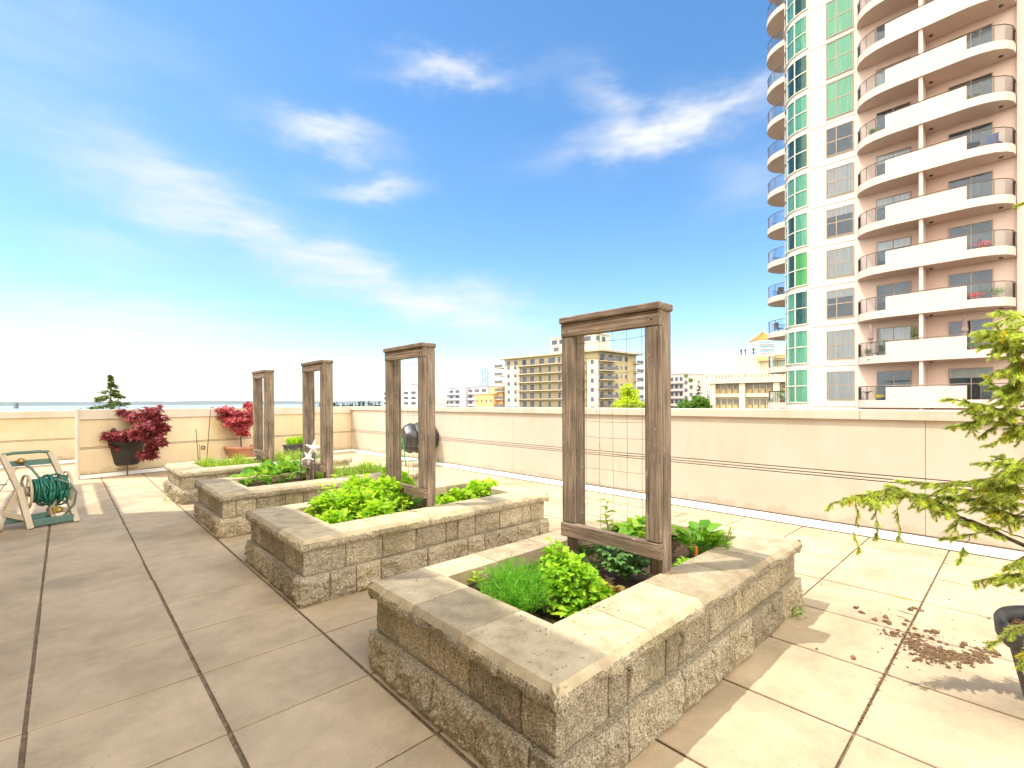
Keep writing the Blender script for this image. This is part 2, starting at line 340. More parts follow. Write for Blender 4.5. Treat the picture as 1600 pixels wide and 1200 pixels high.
parapet((-9, 14.0), (1.0, 15.85), 'farther cream parapet wall at the left edge beyond the hose reel', M_WALL, top=1.26, cope=.16, seams=[3, 7.4], grooves=(.575, .6), joints=[4.5], flash=.08)
# little wall light at the end of the far-left wall
p = atd(117, 710, 14.3); t = thing('wall_light', (p.x, p.y, .3), 'small brown down-light fixed on the farther wall beside the white end trim', 'wall light')
T, _ = frame2d((-9, 14.0), (1.0, 15.85)); s0 = (T.inverted() @ Vector((p.x, p.y, 0))).x; zc = p.z
M_LT = mat('brown_metal', (.25, .15, .09), rough=.5)
mb = MB(); mb.T = T; mb.lathe([(.0, zc+.10), (.14, zc+.09), (.15, zc+.04), (.11, zc+.02), (0, zc+.02)], (s0, .15, 0), 16); mb.build('lamp_shade', M_LT, t)
mb = MB(); mb.T = T; mb.box(s0-.05, s0+.05, 0, .12, zc-.12, zc+.03, bev=.01); mb.build('bracket', M_LT, t)

# ---------------------------------------------------------------- raised planters of split-face block
def stonemat(name, c1, c2, c3, moss=.0):
    m = mat(name, c1, c2, scale=110, detail=4, rough=.9, bump=1.0, bscale=130, lo=.36, hi=.64, sp=(c3, 150, .57), c3=((.17, .15, .07), 2.6, .5, .55+moss), dist=.009)
    return m
M_BLOCK = stonemat('split_face_block', (.25, .21, .155), (.66, .575, .43), (.14, .12, .085))
M_CAPST = mat('cap_stone', (.36, .29, .185), (.60, .50, .345), scale=9, detail=12, rough=.85, bump=.6, bscale=110, lo=.3, hi=.7, sp=((.25, .18, .11), 55, .64), c3=((.30, .24, .16), 1.6, .55, .6), dist=.003)
M_SOIL = mat('soil', (.055, .032, .018), (.13, .08, .045), scale=22, detail=9, rough=1, bump=1, bscale=60, dist=.02)
def tintmat(m):
    nt = m.node_tree; N = nt.nodes; L = nt.links; b = N['Principled BSDF']; src = b.inputs['Base Color'].links[0].from_socket
    a = N.new('ShaderNodeAttribute'); a.attribute_name = 'tint'; r = ramp(N, [(0, (.74, .72, .68)), (.5, (1, .99, .97)), (1, (1.2, 1.16, 1.06))]); L.new(a.outputs['Fac'], r.inputs[0])
    mx = N.new('ShaderNodeMix'); mx.data_type = 'RGBA'; mx.blend_type = 'MULTIPLY'; mx.inputs['Factor'].default_value = 1; L.new(src, mx.inputs['A']); L.new(r.outputs[0], mx.inputs['B']); L.new(mx.outputs['Result'], b.inputs['Base Color'])
tintmat(M_BLOCK); tintmat(M_CAPST)
def settint(o, S_, seed):
    rn = random.Random(seed); t = rn.random(); ts = []; prev = 1
    for q in S_:
        if q[4] == 0 and prev != 0: t = rn.random()
        prev = q[4]; ts.append(t)
    n = len(S_); at_ = o.data.attributes.new('tint', 'FLOAT', 'POINT'); at_.data.foreach_set('value', [ts[i % n] for i in range(len(o.data.vertices))])
def ring_samples(x0, x1, y0, y1, joints, step, jw=.004):
    """perimeter points with (x, y, nx, ny, joint-factor, corner flag); counter-clockwise from (x0,y0)"""
    out = []
    cs = [(x0, y0), (x1, y0), (x1, y1), (x0, y1)]; ns = [(0, -1), (1, 0), (0, 1), (-1, 0)]
    for k in range(4):
        (ax, ay), (bx, by) = cs[k], cs[(k+1) % 4]; L_ = math.hypot(bx-ax, by-ay); n = ns[k]; pn = ns[k-1]
        ss = set(); m = int(L_/step)
        for i in range(1, m): ss.add(round(i*L_/m, 4))
        js = joints[k]
        ss = [s for s in ss if all(abs(s-j) > jw*2.2 for j in js)]
        smp = [(s, 1.) for s in ss]
        for j in js: smp += [(j-jw*1.6, .75), (j-jw*.5, 0.), (j+jw*.5, 0.), (j+jw*1.6, .75)]
        smp.sort()
        out.append((ax, ay, (n[0]+pn[0])*.7, (n[1]+pn[1])*.7, 0 if jw < .003 else .75, True))
        if jw < .003: smp = [(.0032, .75)]+[q for q in smp if .006 < q[0] < L_-.006]+[(L_-.0032, .75)]
        for s, jf in smp:
            f = s/L_; out.append((ax+(bx-ax)*f, ay+(by-ay)*f, n[0], n[1], jf, False))
    return out
def course(mb, rect, inner, z0, z1, joints, amp, seed, step=.014, zn=13, topflat=True, jdepth=.010):
    S_ = ring_samples(*rect, joints, step); n = len(S_); vs = []; fs = []
    for k in range(zn):
        tz = k/(zn-1); z = z0+(z1-z0)*tz; e = min(tz, 1-tz)*2; ef = min(1, e*3.2)
        for (x, y, nx, ny, jf, cn) in S_:
            q = Vector((x*7+seed, y*7, z*7))
            d = amp*(.75*noise.noise(q)+.55*noise.noise(q*2.7)+.42*noise.noise(q*7)+.25*noise.noise(q*16)+.35)
            d = max(d, -.006)*ef*(1 if jf == 1 else jf*.6)-(jdepth*(1-jf) if jf < .5 else 0)
            vs.append((x+nx*d, y+ny*d, z))
    for k in range(zn-1):
        for i in range(n): fs.append((k*n+i, k*n+(i+1) % n, (k+1)*n+(i+1) % n, (k+1)*n+i))
    ix0, ix1, iy0, iy1 = inner; b = len(vs)
    for (x, y, *_r) in S_: vs.append((min(max(x, ix0), ix1), min(max(y, iy0), iy1), z1))
    for (x, y, *_r) in S_: vs.append((min(max(x, ix0), ix1), min(max(y, iy0), iy1), z0))
    T0 = (zn-1)*n
    for i in range(n):
        j = (i+1) % n; fs.append((T0+i, T0+j, b+j, b+i)); fs.append((b+i, b+j, b+n+j, b+n+i))
    mb.add(vs, fs); return S_
def capring(mb, rect, inner, z0, z1, joints, seed):
    S_ = ring_samples(*rect, joints, .013, jw=.0022); n = len(S_); vs = []; fs = []
    # mitre seams: a slit at each corner
    prof = [(0, -.026), (.13, -.003), (.36, .005), (.58, .003), (.68, 0), (1.0, -.022)]
    rows = []
    for (tz, off) in prof:
        row = []
        for (x, y, nx, ny, jf, cn) in S_:
            q = Vector((x*9+seed, y*9, tz*.6)); rough = 1 if tz < .6 else .12
            d = off+(rough*(.010*noise.noise(q)+.012*noise.noise(q*3)+.008*noise.noise(q*9)))+(-.006 if jf == 0 and tz < 1 else 0)
            z = z0+(z1-z0)*tz+(.004*noise.noise(q*4) if tz == 0 else 0)-(.003 if jf == 0 and tz == 1 else 0)
            row.append((x+nx*d, y+ny*d, z))
        rows.append(row)
    ix0, ix1, iy0, iy1 = inner; K = 9
    for k in range(1, K+1):
        row = []; t = k/K
        for i, (x, y, nx, ny, jf, cn) in enumerate(S_):
            ox, oy, _ = rows[5][i]; tx, ty = min(max(x, ix0), ix1), min(max(y, iy0), iy1)
            if jf == 0 or cn: dz = -.014
            elif jf < 1: dz = -.0005
            else: dz = .0012*noise.noise((x*14+seed, y*14, t*4))
            if k == K: dz -= .003
            row.append((ox+(tx-ox)*t, oy+(ty-oy)*t, z1+dz))
        rows.append(row)
    row = [(v[0], v[1], z0) for v in rows[-1]]; rows.append(row)
    for r_ in rows: vs += r_
    for k in range(len(rows)-1):
        for i in range(n): fs.append((k*n+i, k*n+(i+1) % n, (k+1)*n+(i+1) % n, (k+1)*n+i))
    mb.add(vs, fs); return S_
def joints_for(rect, rn, lens, first=None):
    x0, x1, y0, y1 = rect; out = []
    for k, L_ in enumerate((x1-x0, y1-y0, x1-x0, y1-y0)):
        s = first[k] if first and first[k] else rn.choice(lens); js = []
        while s < L_-.08: js.append(s); s += rn.choice(lens)
        out.append(js)
    return out
def planter(x0, y0, seed, label, soil=.335, w=1.33, ln=2.5):
    rn = random.Random(seed); t = thing('raised_planter', (x0+ln/2, y0+w/2, 0), label, 'planter', 'raised block planters in a row')
    rect = (x0, x0+ln, y0, y0+w); inner = (x0+.30, x0+ln-.20, y0+.28, y0+w-.19)
    up = (x0+.032, x0+ln-.032, y0+.032, y0+w-.032)
    opening = (x0+.345, x0+ln-.235, y0+.33, y0+w-.225)
    mb = MB(); mb.smooth = False
    S_ = course(mb, rect, inner, .0, .198, joints_for(rect, rn, (.3, .42, .3, .2)), .034, seed); settint(mb.build('lower_course', M_BLOCK, t), S_, seed)
    mb = MB(); S_ = course(mb, up, inner, .2015, .376, joints_for(up, rn, (.3, .3, .2, .3, .3, .12)), .019, seed+31, jdepth=.010); settint(mb.build('upper_course', M_BLOCK, t), S_, seed+1)
    mb = MB(); mb.smooth = True; cj = joints_for(rect, rn, (.46, .46, .38), [.6, .43, .5, .43]); S_ = capring(mb, (x0-.005, x0+ln+.005, y0-.005, y0+w+.005), opening, .374, .46, cj, seed+77)
    o = mb.build('cap_stone', [M_CAPST, M_BLOCK], t); settint(o, S_, seed+9); nr = len(o.data.polygons)//15
    for i_ in range(nr*4): o.data.polygons[i_].material_index = 1
    o.data.set_sharp_from_angle(angle=R(28))
    # soil
    mb = MB(); mb.smooth = True; vs = []; fs = []; nx, ny = 90, 44
    for j in range(ny+1):
        for i in range(nx+1):
            x = lerp(inner[0]-.02, inner[1]+.02, i/nx); y = lerp(inner[2]-.02, inner[3]+.02, j/ny)
            z = soil+.02*noise.noise((x*3, y*3, seed))+.012*noise.noise((x*11, y*11, seed))+.008*noise.noise((x*34, y*34, seed))
            vs.append((x, y, z))
    for j in range(ny):
        for i in range(nx): q = j*(nx+1)+i; fs.append((q, q+1, q+nx+2, q+nx+1))
    mb.add(vs, fs); mb.build('soil', M_SOIL, t)
    return t
PL = [(1.18, 1.06), (1.18, 3.405), (1.18, 5.73), (1.17, 8.05)]
planter(*PL[0], 3, 'nearest raised block planter, with feathery dill, parsley and red-stemmed chard under its trellis')
planter(*PL[1], 11, 'second raised block planter from the camera, filled left with bushy bright green leaves')
planter(*PL[2], 23, 'third raised block planter from the camera, with low broad-leaved greens and long grass')
planter(*PL[3], 47, 'farthest raised block planter, grassy, its sunlit corner near the dark-potted red maple')

# ---------------------------------------------------------------- trellises
def woodmat(name, c1, c2, dark, axis=2):
    m, nt, N, L, b = nodes(name); b.inputs['Roughness'].default_value = .85; b.inputs['Specular IOR Level'].default_value = .2
    tc = N.new('ShaderNodeTexCoord'); mp = N.new('ShaderNodeMapping'); s = [26, 26, 26]; s[axis] = 1.1; mp.inputs['Scale'].default_value = s; L.new(tc.outputs['Object'], mp.inputs[0])
    n = N.new('ShaderNodeTexNoise'); n.inputs['Scale'].default_value = 2.2; n.inputs['Detail'].default_value = 9; n.inputs['Roughness'].default_value = .68; L.new(mp.outputs[0], n.inputs['Vector'])
    r = ramp(N, [(.28, dark), (.47, c1), (.72, c2)]); L.new(n.outputs['Fac'], r.inputs[0])
    n2 = N.new('ShaderNodeTexNoise'); n2.inputs['Scale'].default_value = 5; n2.inputs['Detail'].default_value = 5; L.new(tc.outputs['Object'], n2.inputs['Vector'])
    r2 = ramp(N, [(.35, (.72, .72, .72)), (.65, (1.12, 1.1, 1.08))]); L.new(n2.outputs['Fac'], r2.inputs[0])
    mx = N.new('ShaderNodeMix'); mx.data_type = 'RGBA'; mx.blend_type = 'MULTIPLY'; mx.inputs['Factor'].default_value = 1; L.new(r.outputs[0], mx.inputs['A']); L.new(r2.outputs[0], mx.inputs['B'])
    # knots and flaked pale paint
    v = N.new('ShaderNodeTexNoise'); v.inputs['Scale'].default_value = 38; v.inputs['Detail'].default_value = 3; mp2 = N.new('ShaderNodeMapping'); s2 = [1.6, 1.6, 1.6]; s2[axis] = .5; mp2.inputs['Scale'].default_value = s2; L.new(tc.outputs['Object'], mp2.inputs[0]); L.new(mp2.outputs[0], v.inputs['Vector'])
    r3 = ramp(N, [(.66, (0, 0, 0)), (.70, (.75, .75, .75))]); L.new(v.outputs['Fac'], r3.inputs[0])
    m3 = N.new('ShaderNodeMix'); m3.data_type = 'RGBA'; L.new(r3.outputs[0], m3.inputs['Factor']); L.new(mx.outputs['Result'], m3.inputs['A']); m3.inputs['B'].default_value = (.42, .33, .26, 1)
    L.new(m3.outputs['Result'], b.inputs['Base Color'])
    bp = N.new('ShaderNodeBump'); bp.inputs['Strength'].default_value = .9; bp.inputs['Distance'].default_value = .004; L.new(n.outputs['Fac'], bp.inputs['Height']); L.new(bp.outputs[0], b.inputs['Normal'])
    return m
WC = ((.21, .158, .117), (.43, .335, .255), (.055, .038, .026))
M_WV = woodmat('weathered_wood_upright', *WC, 2); M_WH = woodmat('weathered_wood_rail', (.22, .158, .112), (.44, .335, .25), (.065, .045, .032), 1)
M_WIRE = mat('rusty_wire', (.20, .17, .14), rough=.6, metal=.5)
def trellis(x, y, seed, label, top=1.955, lowrail=True):
    rn = random.Random(seed); t = thing('trellis', (x+.07, y+.35, .33), label, 'trellis', 'weathered wooden trellises standing in the planters')
    y1 = y+.70; zb = .25
    def wob(mb_, a):        # slight unevenness of old timber
        mb_.v = [(v[0]+a*noise.noise((v[2]*2, v[0]*9, seed)), v[1]+a*noise.noise((v[2]*2, v[1]*9, seed+5)), v[2]) for v in mb_.v]
    for (a, b) in ((y, y+.088), (y1-.088, y1)):
        mb = MB()
        for k in range(12): pass
        mb.box(x+.042, x+.135, a, b, zb, top-.042, bev=.006); mb.build('post', M_WV, t)
        mb = MB(); mb.box(x+.0, x+.040, a-.001, b+.001, .632, top-.130, bev=.004); mb.build('stile', M_WV, t)
    mb = MB(); mb.box(x-.004, x+.040, y-.004, y1+.004, top-.128, top-.043, bev=.005); mb.build('top_rail', M_WH, t)
    mb = MB(); mb.box(x-.006, x+.040, y-.004, y1+.012, .538, .628, bev=.005); mb.build('bottom_rail', M_WH, t)
    mb = MB(); mb.box(x-.018, x+.142, y-.012, y1+.012, top-.041, top, bev=.008); mb.build('cap_board', M_WH, t)
    # wire mesh hung between the boards and the posts
    mb = MB(); ya, yb = y+.03, y1-.03; za, zb2 = .60, top-.10
    def wire(p0, p1, n, ax):
        pts = []
        for i in range(n+1):
            f = i/n; p = Vector(p0).lerp(Vector(p1), f); w = .006*noise.noise((p.y*5, p.z*4, seed))
            if ax == 'v': p.y += .008*noise.noise((p0[1]*9, p.z*3.5, seed))
            else: p.z += -.010*math.sin(math.pi*f)*(1 if rn else 1)+.004*noise.noise((p.y*6, p0[2]*9, seed))
            p.x += w; pts.append(p)
        mb.tube(pts, .0013, 4, False)
    k = ya
    while k <= yb: wire((x+.041, k, za), (x+.041, k, zb2), 14, 'v'); k += .1
    k = za+.01
    while k <= zb2: wire((x+.041, ya, k), (x+.041, yb, k), 8, 'h'); k += .098
    mb.tube([(x+.035, y+.43, 1.155), (x+.02, y+.40, 1.10)], .0011, 4, False)
    mb.build('wire_mesh', M_WIRE, t)
    for yy in (y+.044, y1-.044):
        for zz in (.585, top-.085): sb = MB(); sb.lathe([(.0, -.0085), (.006, -.0085), (.007, -.0055)], (x, yy, zz), 8, 'x'); sb.build('screw', M_WIRE, t)
    return t
TX = 2.375
trellis(TX, 1.373, 1, 'nearest and largest-looking weathered wooden trellis, its wire mesh plain to see')
trellis(TX, 3.73, 2, 'weathered wooden trellis in the second planter, in front of the black compost tumbler')
trellis(TX, 6.04, 3, 'weathered wooden trellis in the third planter, beside the white star garden stake')
trellis(TX, 8.39, 4, 'farthest weathered wooden trellis, right of the bright red maple in the terracotta pot')
# ---------------------------------------------------------------- the block this terrace belongs to (left of the frame; it shades the near floor)
def shadow_src(x, y, h): return (x-.44*h, y+.285*h)
t = thing('apartment_block', (-4, 0, 0), 'cream apartment block beside the terrace that shades the near paving', 'building')
hb = 7.0; ex, ey = shadow_src(1.68, 7.25, hb)
mb = MB(); mb.box(-16, ex, -12, ey, 0, hb); mb.build('wall', M_WALL, t)
mb = MB(); mb.box(-16.2, ex-.0, -12.2, ey-.0, hb+.003, hb+.02); mb.build('roof', M_COPE, t)
hp = 3.9; t = thing('pergola', (-4, 10, 0), 'slatted timber pergola at the left end of the apartment block throwing striped shade', 'pergola')
M_PERG = mat('painted_timber', (.6, .5, .38), rough=.7)
ya = 7.2+.285*hp-.6; yb = 11.4+.285*hp
mb = MB()
for k in range(12):
    x1 = .55-.335*k; a = x1-.44*hp; mb.box(a-.17, a, ya, yb, hp-.06, hp, bev=.004)
mb.build('rafter', M_PERG, t)
mb = MB(); mb.box(.55-.335*12-.44*hp, .55-.44*hp, yb-.16, yb, hp-.13, hp-.062); mb.box(.55-.335*12-.44*hp, .55-.44*hp, ya, ya+.5, hp-.13, hp-.062); mb.build('beam', M_PERG, t)
mb = MB()
for x in (-5.6,): mb.box(x, x+.14, yb-.15, yb-.01, 0, hp-.13)
mb.build('post', M_PERG, t)

# ---------------------------------------------------------------- tower
XF = 38.2; ZK = .95; FH = 2.75
M_TW = mat('tower_white_render', (.55, .485, .42), (.61, .545, .475), scale=.35, detail=9, rough=.8, c3=((.55, .46, .38), .5, .6, .35))
M_TP = mat('tower_pink_render', (.60, .43, .35), (.66, .49, .41), scale=.5, detail=8, rough=.85)
M_TF = mat('balcony_fascia', (.54, .42, .36), (.60, .475, .41), scale=.7, detail=9, rough=.75, c3=((.5, .38, .3), 1.3, .6, .4))
M_RAIL = mat('bronze_rail', (.12, .08, .06), rough=.4, metal=.3)
M_BRONZE = mat('bronze_frame', (.34, .24, .17), rough=.5)
M_DARK = mat('dark_interior', (.025, .03, .035), (.10, .11, .12), scale=.9, detail=4, rough=.6)
M_CURT = mat('pleated_curtain', (.48, .47, .44), (.80, .77, .72), scale=4, detail=2, rough=.9, stretch=(2, 9, .15))
M_GCURT = mat('green_blind', (.34, .50, .40), (.60, .74, .64), scale=3, detail=2, rough=.8, stretch=(1, 7, .2))
M_LIME = mat('lime_blind', (.34, .62, .14), rough=.8)
M_GLASS = glassmat('window_glass', (.90, .92, .93), .03, gc=(.34, .38, .45))
M_GGLASS = glassmat('green_glass', (.66, .82, .76), .08, gc=(.46, .60, .52), ior=1.1)
M_RGLASS = glassmat('railing_glass', (.86, .89, .9), .02, gc=(.7, .7, .7), ior=1.12)
tw = thing('apartment_tower', (45, 2, -20), 'tall pale pink apartment tower with curved balconies at the right of the photo', 'building')
def arc(cx, cy, r, a0, a1, n): return [(cx+r*math.cos(lerp(a0, a1, i/n)), cy+r*math.sin(lerp(a0, a1, i/n))) for i in range(n+1)]
# corner bay and body outline (plan)
BAY = arc(XF+1.95, 10.45, 1.95, math.pi, math.pi/2, 14)
body = [(XF, -14), (XF, 10.45)]+BAY[1:]+[(56, 12.4), (56, -14)]
mb = MB(); mb.prism(body[::-1], -20, ZK+FH*13+1.0); mb.build('wall', M_TW, tw)
KMIN, KMAX = -2, 12
pk = MB()
for k in range(KMIN, KMAX+1):      # pink wall behind the balconies
    z = ZK+FH*k; pk.box(XF-.004, XF+.05, .42, 7.52, z+.22, z+FH-.002)
pk.build('balcony_back_wall', M_TP, tw)
ml = MB(); rnt = random.Random(5)
for k in range(KMIN, KMAX+1):
    z = ZK+FH*k; ml.box(XF-.012, XF+.01, 7.72, 10.4, z+.02, z+.05); ml.box(XF-.05, XF+.0, 7.56, 7.74, z+.0, z+FH-.1) if False else None
    ml.box(XF-.012, XF+.01, -13, .3, z+.02, z+.05)
ml.build('score_line', M_GROOVE, tw)
pl_ = MB(); pl_.box(XF-.25, XF+.02, -.02, .40, -20, ZK+FH*13); pl_.build('pilaster', M_TF, tw)
def window(y0, y1, z0, z1, style, parent=None, split=.38, tr=.5, depth=.07, name='window'):
    """flat window on the tower's main face (y0 > y1 = right edge)"""
    fr = MB(); w = .05; X0 = XF-depth
    ya, yb = min(y0, y1), max(y0, y1)
    fr.box(X0, XF, ya, ya+w, z0, z1); fr.box(X0, XF, yb-w, yb, z0, z1); fr.box(X0, XF, ya+w, yb-w, z0, z0+w); fr.box(X0, XF, ya+w, yb-w, z1-w, z1)
    if split: m_ = yb-(yb-ya)*split; fr.box(X0+.01, XF, m_-.025, m_+.025, z0+w, z1-w)
    if tr: zm = lerp(z0, z1, tr); fr.box(X0+.012, XF, ya+w, yb-w, zm-.03, zm+.03)
    f = fr.build(name, M_BRONZE, tw)
    gb = MB(); gb.box(XF-.045, XF-.035, ya+w, yb-w, z0+w, z1-w); gb.build('pane', M_GGLASS if style == 'green' else M_GLASS, f)
    cb = MB(); m_ = {'dark': M_DARK, 'curtain': M_CURT, 'green': M_GCURT, 'half': M_DARK, 'lime': M_LIME}[style]
    cb.box(XF-.022, XF-.005, ya+w, yb-w, z0+w, z1-w); cb.build('interior', m_, f)
    if style == 'half':
        cb = MB(); cb.box(XF-.030, XF-.0235, ya+w, yb-w, lerp(z0, z1, .72), z1-w); cb.build('blind', M_CURT, f)
    return f
styles = ['dark', 'curtain', 'curtain', 'dark', 'curtain', 'half', 'curtain', 'dark', 'green', 'green', 'green', 'dark', 'curtain', 'dark', 'curtain']
for i, k in enumerate(range(KMIN, KMAX+1)):
    z = ZK+FH*k; s = {-2: 'dark', -1: 'curtain', 0: 'curtain', 1: 'curtain', 2: 'half', 3: 'curtain', 4: 'half', 5: 'curtain', 6: 'dark', 7: 'green', 8: 'green'}.get(k, 'green' if k < 11 else 'dark')
    tall = s == 'green'
    window(9.38, 7.82, z+(.32 if tall else .52), z+(2.72 if tall else 2.42), s)
    window(.18, -1.7, z+.52, z+2.42, rnt.choice(['dark', 'curtain', 'half']))
    # sliding doors on the balconies
    a, b = window(6.62, 4.88, z+.26, z+2.3, {0: 'dark', 1: 'curtain', 2: 'dark'}.get(k, rnt.choice(['dark', 'half', 'dark', 'curtain'])), split=.5, tr=0, name='balcony_door'), None
    window(3.2, 1.32, z+.26, z+2.3, {0: 'half', 1: 'dark', 2: 'dark'}.get(k, rnt.choice(['dark', 'dark', 'half'])), split=.52, tr=0, name='balcony_door')
# curved glazed bay
for k in range(KMIN, KMAX+1):
    z = ZK+FH*k; z0, z1 = z+.34, z+2.66; fr = MB(); cx, cy = XF+1.95, 10.45
    al = [math.pi*(1-.5*q/4) for q in range(5)]; al = [math.pi-.02]+[math.pi-(math.pi/2)*f for f in (.30, .58, .84, 1.0)]
    def seg(mb_, r0, r1, a0, a1, za, zb, n=4):
        P = arc(cx, cy, r1, a0, a1, n)+arc(cx, cy, r0, a1, a0, n); mb_.prism(P, za, zb)
    for a in al: seg(fr, 1.94, 2.03, a+.018, a-.018, z0-.02, z1+.02, 1)
    for zz in (z0-.03, lerp(z0, z1, .5)-.03, z1-.03): seg(fr, 1.94, 2.03, math.pi, math.pi/2, zz, zz+.06, 14)
    f = fr.build('bay_window', mat('bay_frame', (.62, .55, .46), rough=.5) if k == KMIN else bpy.data.materials['bay_frame'], tw)
    gb = MB(); seg(gb, 1.985, 1.99, math.pi, math.pi/2, z0, z1, 14); gb.build('pane', M_GGLASS, f)
    sty = ({0: 'gg', 1: 'gg', 2: 'gd', 3: 'dl', 4: 'dg', 5: 'gg', 6: 'dd', 7: 'gg', 8: 'dd'}.get(k, rnt.choice(['gd', 'dd', 'gg'])))
    for q in range(4):
        st = sty[min(q // 2, 1)] if q < 4 else 'd'; st = sty[1] if q == 0 else (sty[0] if q == 1 else 'g')
        cb = MB(); seg(cb, 1.955, 1.975, al[q], al[q+1], z0, z1, 4); cb.build('interior', {'g': M_GCURT, 'd': M_DARK, 'l': M_LIME}[st], f)
# big curved balconies
def outline(off=0):
    """front edge of the balcony slab in plan, from its left end (far Y) to its right end, inset by off"""
    P = [(XF, 7.62), (37.78, 7.56), (37.32, 7.33), (36.95, 6.95), (36.70, 6.45), (36.58, 5.9), (36.52, 5.3), (36.46, 3.0), (36.44, 2.3), (36.50, 1.75), (36.68, 1.2), (37.0, .78), (37.42, .52), (37.85, .44), (XF, .42)]
    cx, cy = 38.6, 4.0; out = []
    for x, y in P:
        vx, vy = cx-x, cy-y; nx = 1.0 if y < 6.3 and y > 1.4 else .7; ny = -1 if y > 6.3 else (1 if y < 1.4 else 0)
        out.append((min(x+off*nx, XF), y+off*.8*ny))
    return out
def strip(mb, P, Q, z0, z1):
    n = len(P); vs = [(x, y, z) for (A, z) in ((P, z0), (P, z1), (Q, z1), (Q, z0)) for x, y in A]
    fs = [(r*n+i, r*n+i+1, ((r+1) % 4)*n+i+1, ((r+1) % 4)*n+i) for r in range(4) for i in range(n-1)]
    fs += [(0, n, 2*n, 3*n), (n-1, 4*n-1, 3*n-1, 2*n-1)]; mb.add(vs, fs)
PO = outline(); PI_ = outline(.12)
for k in range(KMIN, KMAX+1):
    z = ZK+FH*k; mb = MB(); mb.prism(PO, z, z+.24); strip(mb, PO, PI_, z+.241, z+.46)
    bal = mb.build('balcony', M_TF, tw)
    mb = MB(); mb.prism(outline(.05), z-.012, z-.002) ; mb.build('soffit', M_TP, bal)
    mb = MB(); strip(mb, PO[5:9], PI_[5:9], z+.461, z+1.24); mb.build('parapet', M_TF, bal)
    rm = MB(); RO = outline(.05)
    rm.tube([(x, y, z+1.33) for x, y in RO], .026, 5)
    for i in (0, 2, 3, 4, 5, 8, 9, 10, 12): rm.bar((RO[i][0], RO[i][1], z+.46), (RO[i][0], RO[i][1], z+1.33), .035)
    for i in (6, 7): rm.bar((RO[i][0], RO[i][1], z+1.24), (RO[i][0], RO[i][1], z+1.33), .03)
    rm.build('railing', M_RAIL, bal)
    for i0, i1 in ((0, 6), (8, 15)):
        gm = MB(); G = outline(.06)[i0:i1]; G2 = outline(.07)[i0:i1]; strip(gm, G, G2, z+.50, z+1.28); gm.build('glass_panel', M_RGLASS, bal)
    if k < KMAX: fm = MB(); fm.box(36.60, XF-.05, 4.16, 4.34, z+.24, z+FH-.014); fm.build('divider_wall', M_TF, bal)
    for yy in (3.9, 1.0): lm = MB(); lm.lathe([(.0, -.09), (.09, -.07), (.10, -.013)], (37.6, yy, z), 10); lm.build('ceiling_lamp', M_DARK, bal)
# round balconies on the far side
def rb(off): return arc(42.0, 12.4, 1.95-off, math.pi, 0, 18)
for k in range(KMIN, KMAX+1):
    z = ZK+FH*k-.1; mb = MB(); mb.prism(rb(0)[::-1], z, z+.24); P = rb(0); Q = rb(.12); strip(mb, P, Q, z+.241, z+.42); bal = mb.build('round_balcony', M_TF, tw)
    mb = MB(); mb.prism(rb(.06)[::-1], z-.012, z-.002); mb.build('soffit', M_TP, bal)
    rm = MB(); Rr = rb(.05); rm.tube([(x, y, z+1.3) for x, y in Rr], .026, 5)
    for i in range(0, 19, 3): rm.bar((*Rr[i], z+.42), (*Rr[i], z+1.3), .035)
    rm.build('railing', M_RAIL, bal)
    gm = MB(); strip(gm, rb(.06), rb(.07), z+.46, z+1.25); gm.build('glass_panel', M_RGLASS, bal)
# things standing on the tower's balconies
M_GREEN = leafmat('balcony_leaves', (.05, .12, .02), (.12, .24, .04), (.25, .38, .08))
M_FLRED = leafmat('red_flowers', (.5, .04, .05), (.6, .08, .1), (.75, .3, .35)); M_FLY = leafmat('yellow_flowers', (.7, .6, .02), (.75, .65, .03), (.8, .7, .1))
M_UMB = mat('umbrella_cloth', (.20, .14, .13), (.30, .22, .20), scale=8, rough=.9); M_TERR = mat('terracotta', (.45, .20, .12), (.55, .28, .18), scale=6, rough=.8)
M_BLUE = mat('blue_furniture', (.06, .09, .22), rough=.5); M_GREYST = mat('grey_stone', (.30, .30, .32), rough=.8)
def leafblob(mb, c, rx, ry, rz, n, L_, rn, W_=.5):
    c = Vector(c)
    for _ in range(n):
        v = Vector((rn.gauss(0, 1), rn.gauss(0, 1), rn.gauss(0, 1))).normalized()*rn.random()**.4
        p = c+Vector((v.x*rx, v.y*ry, v.z*rz)); a = Vector((rn.gauss(0, 1), rn.gauss(0, 1), rn.gauss(0, .7))).normalized(); b_ = a.cross(Vector((rn.gauss(0, 1), rn.gauss(0, 1), rn.gauss(0, 1)))).normalized()
        l = L_*(.6+.8*rn.random()); w = l*W_*.5
        mb.add([p-a*l*.5, p+b_*w, p+a*l*.5, p-b_*w], [(0, 1, 2, 3)])
FLR = lambda k: ZK+FH*k+.24
def potplant(y, x, k, h, label, fm, name='potted_plant', cat='plant', pot=M_TERR, w=.3, seed=1, pw=.14):
    rn = random.Random(seed); z = FLR(k); t = thing(name, (x, y, z), label, cat)
    mb = MB(); mb.lathe([(.0, 0), (pw*.75, 0), (pw, .26), (pw*1.08, .26), (pw*1.08, .30), (pw*.9, .30), (pw*.9, .26), (0, .26)], (x, y, z), 14); mb.build('pot', pot, t)
    mb = MB(); mb.tube([(x, y, z+.26), (x, y, z+.3+h*.5)], .015, 5); mb.build('stem', M_BRONZE, t)
    mb = MB(); leafblob(mb, (x, y, z+.34+h*.5), w, w, h*.5, int(260*h+90), .09, rn); mb.build('foliage', fm, t)
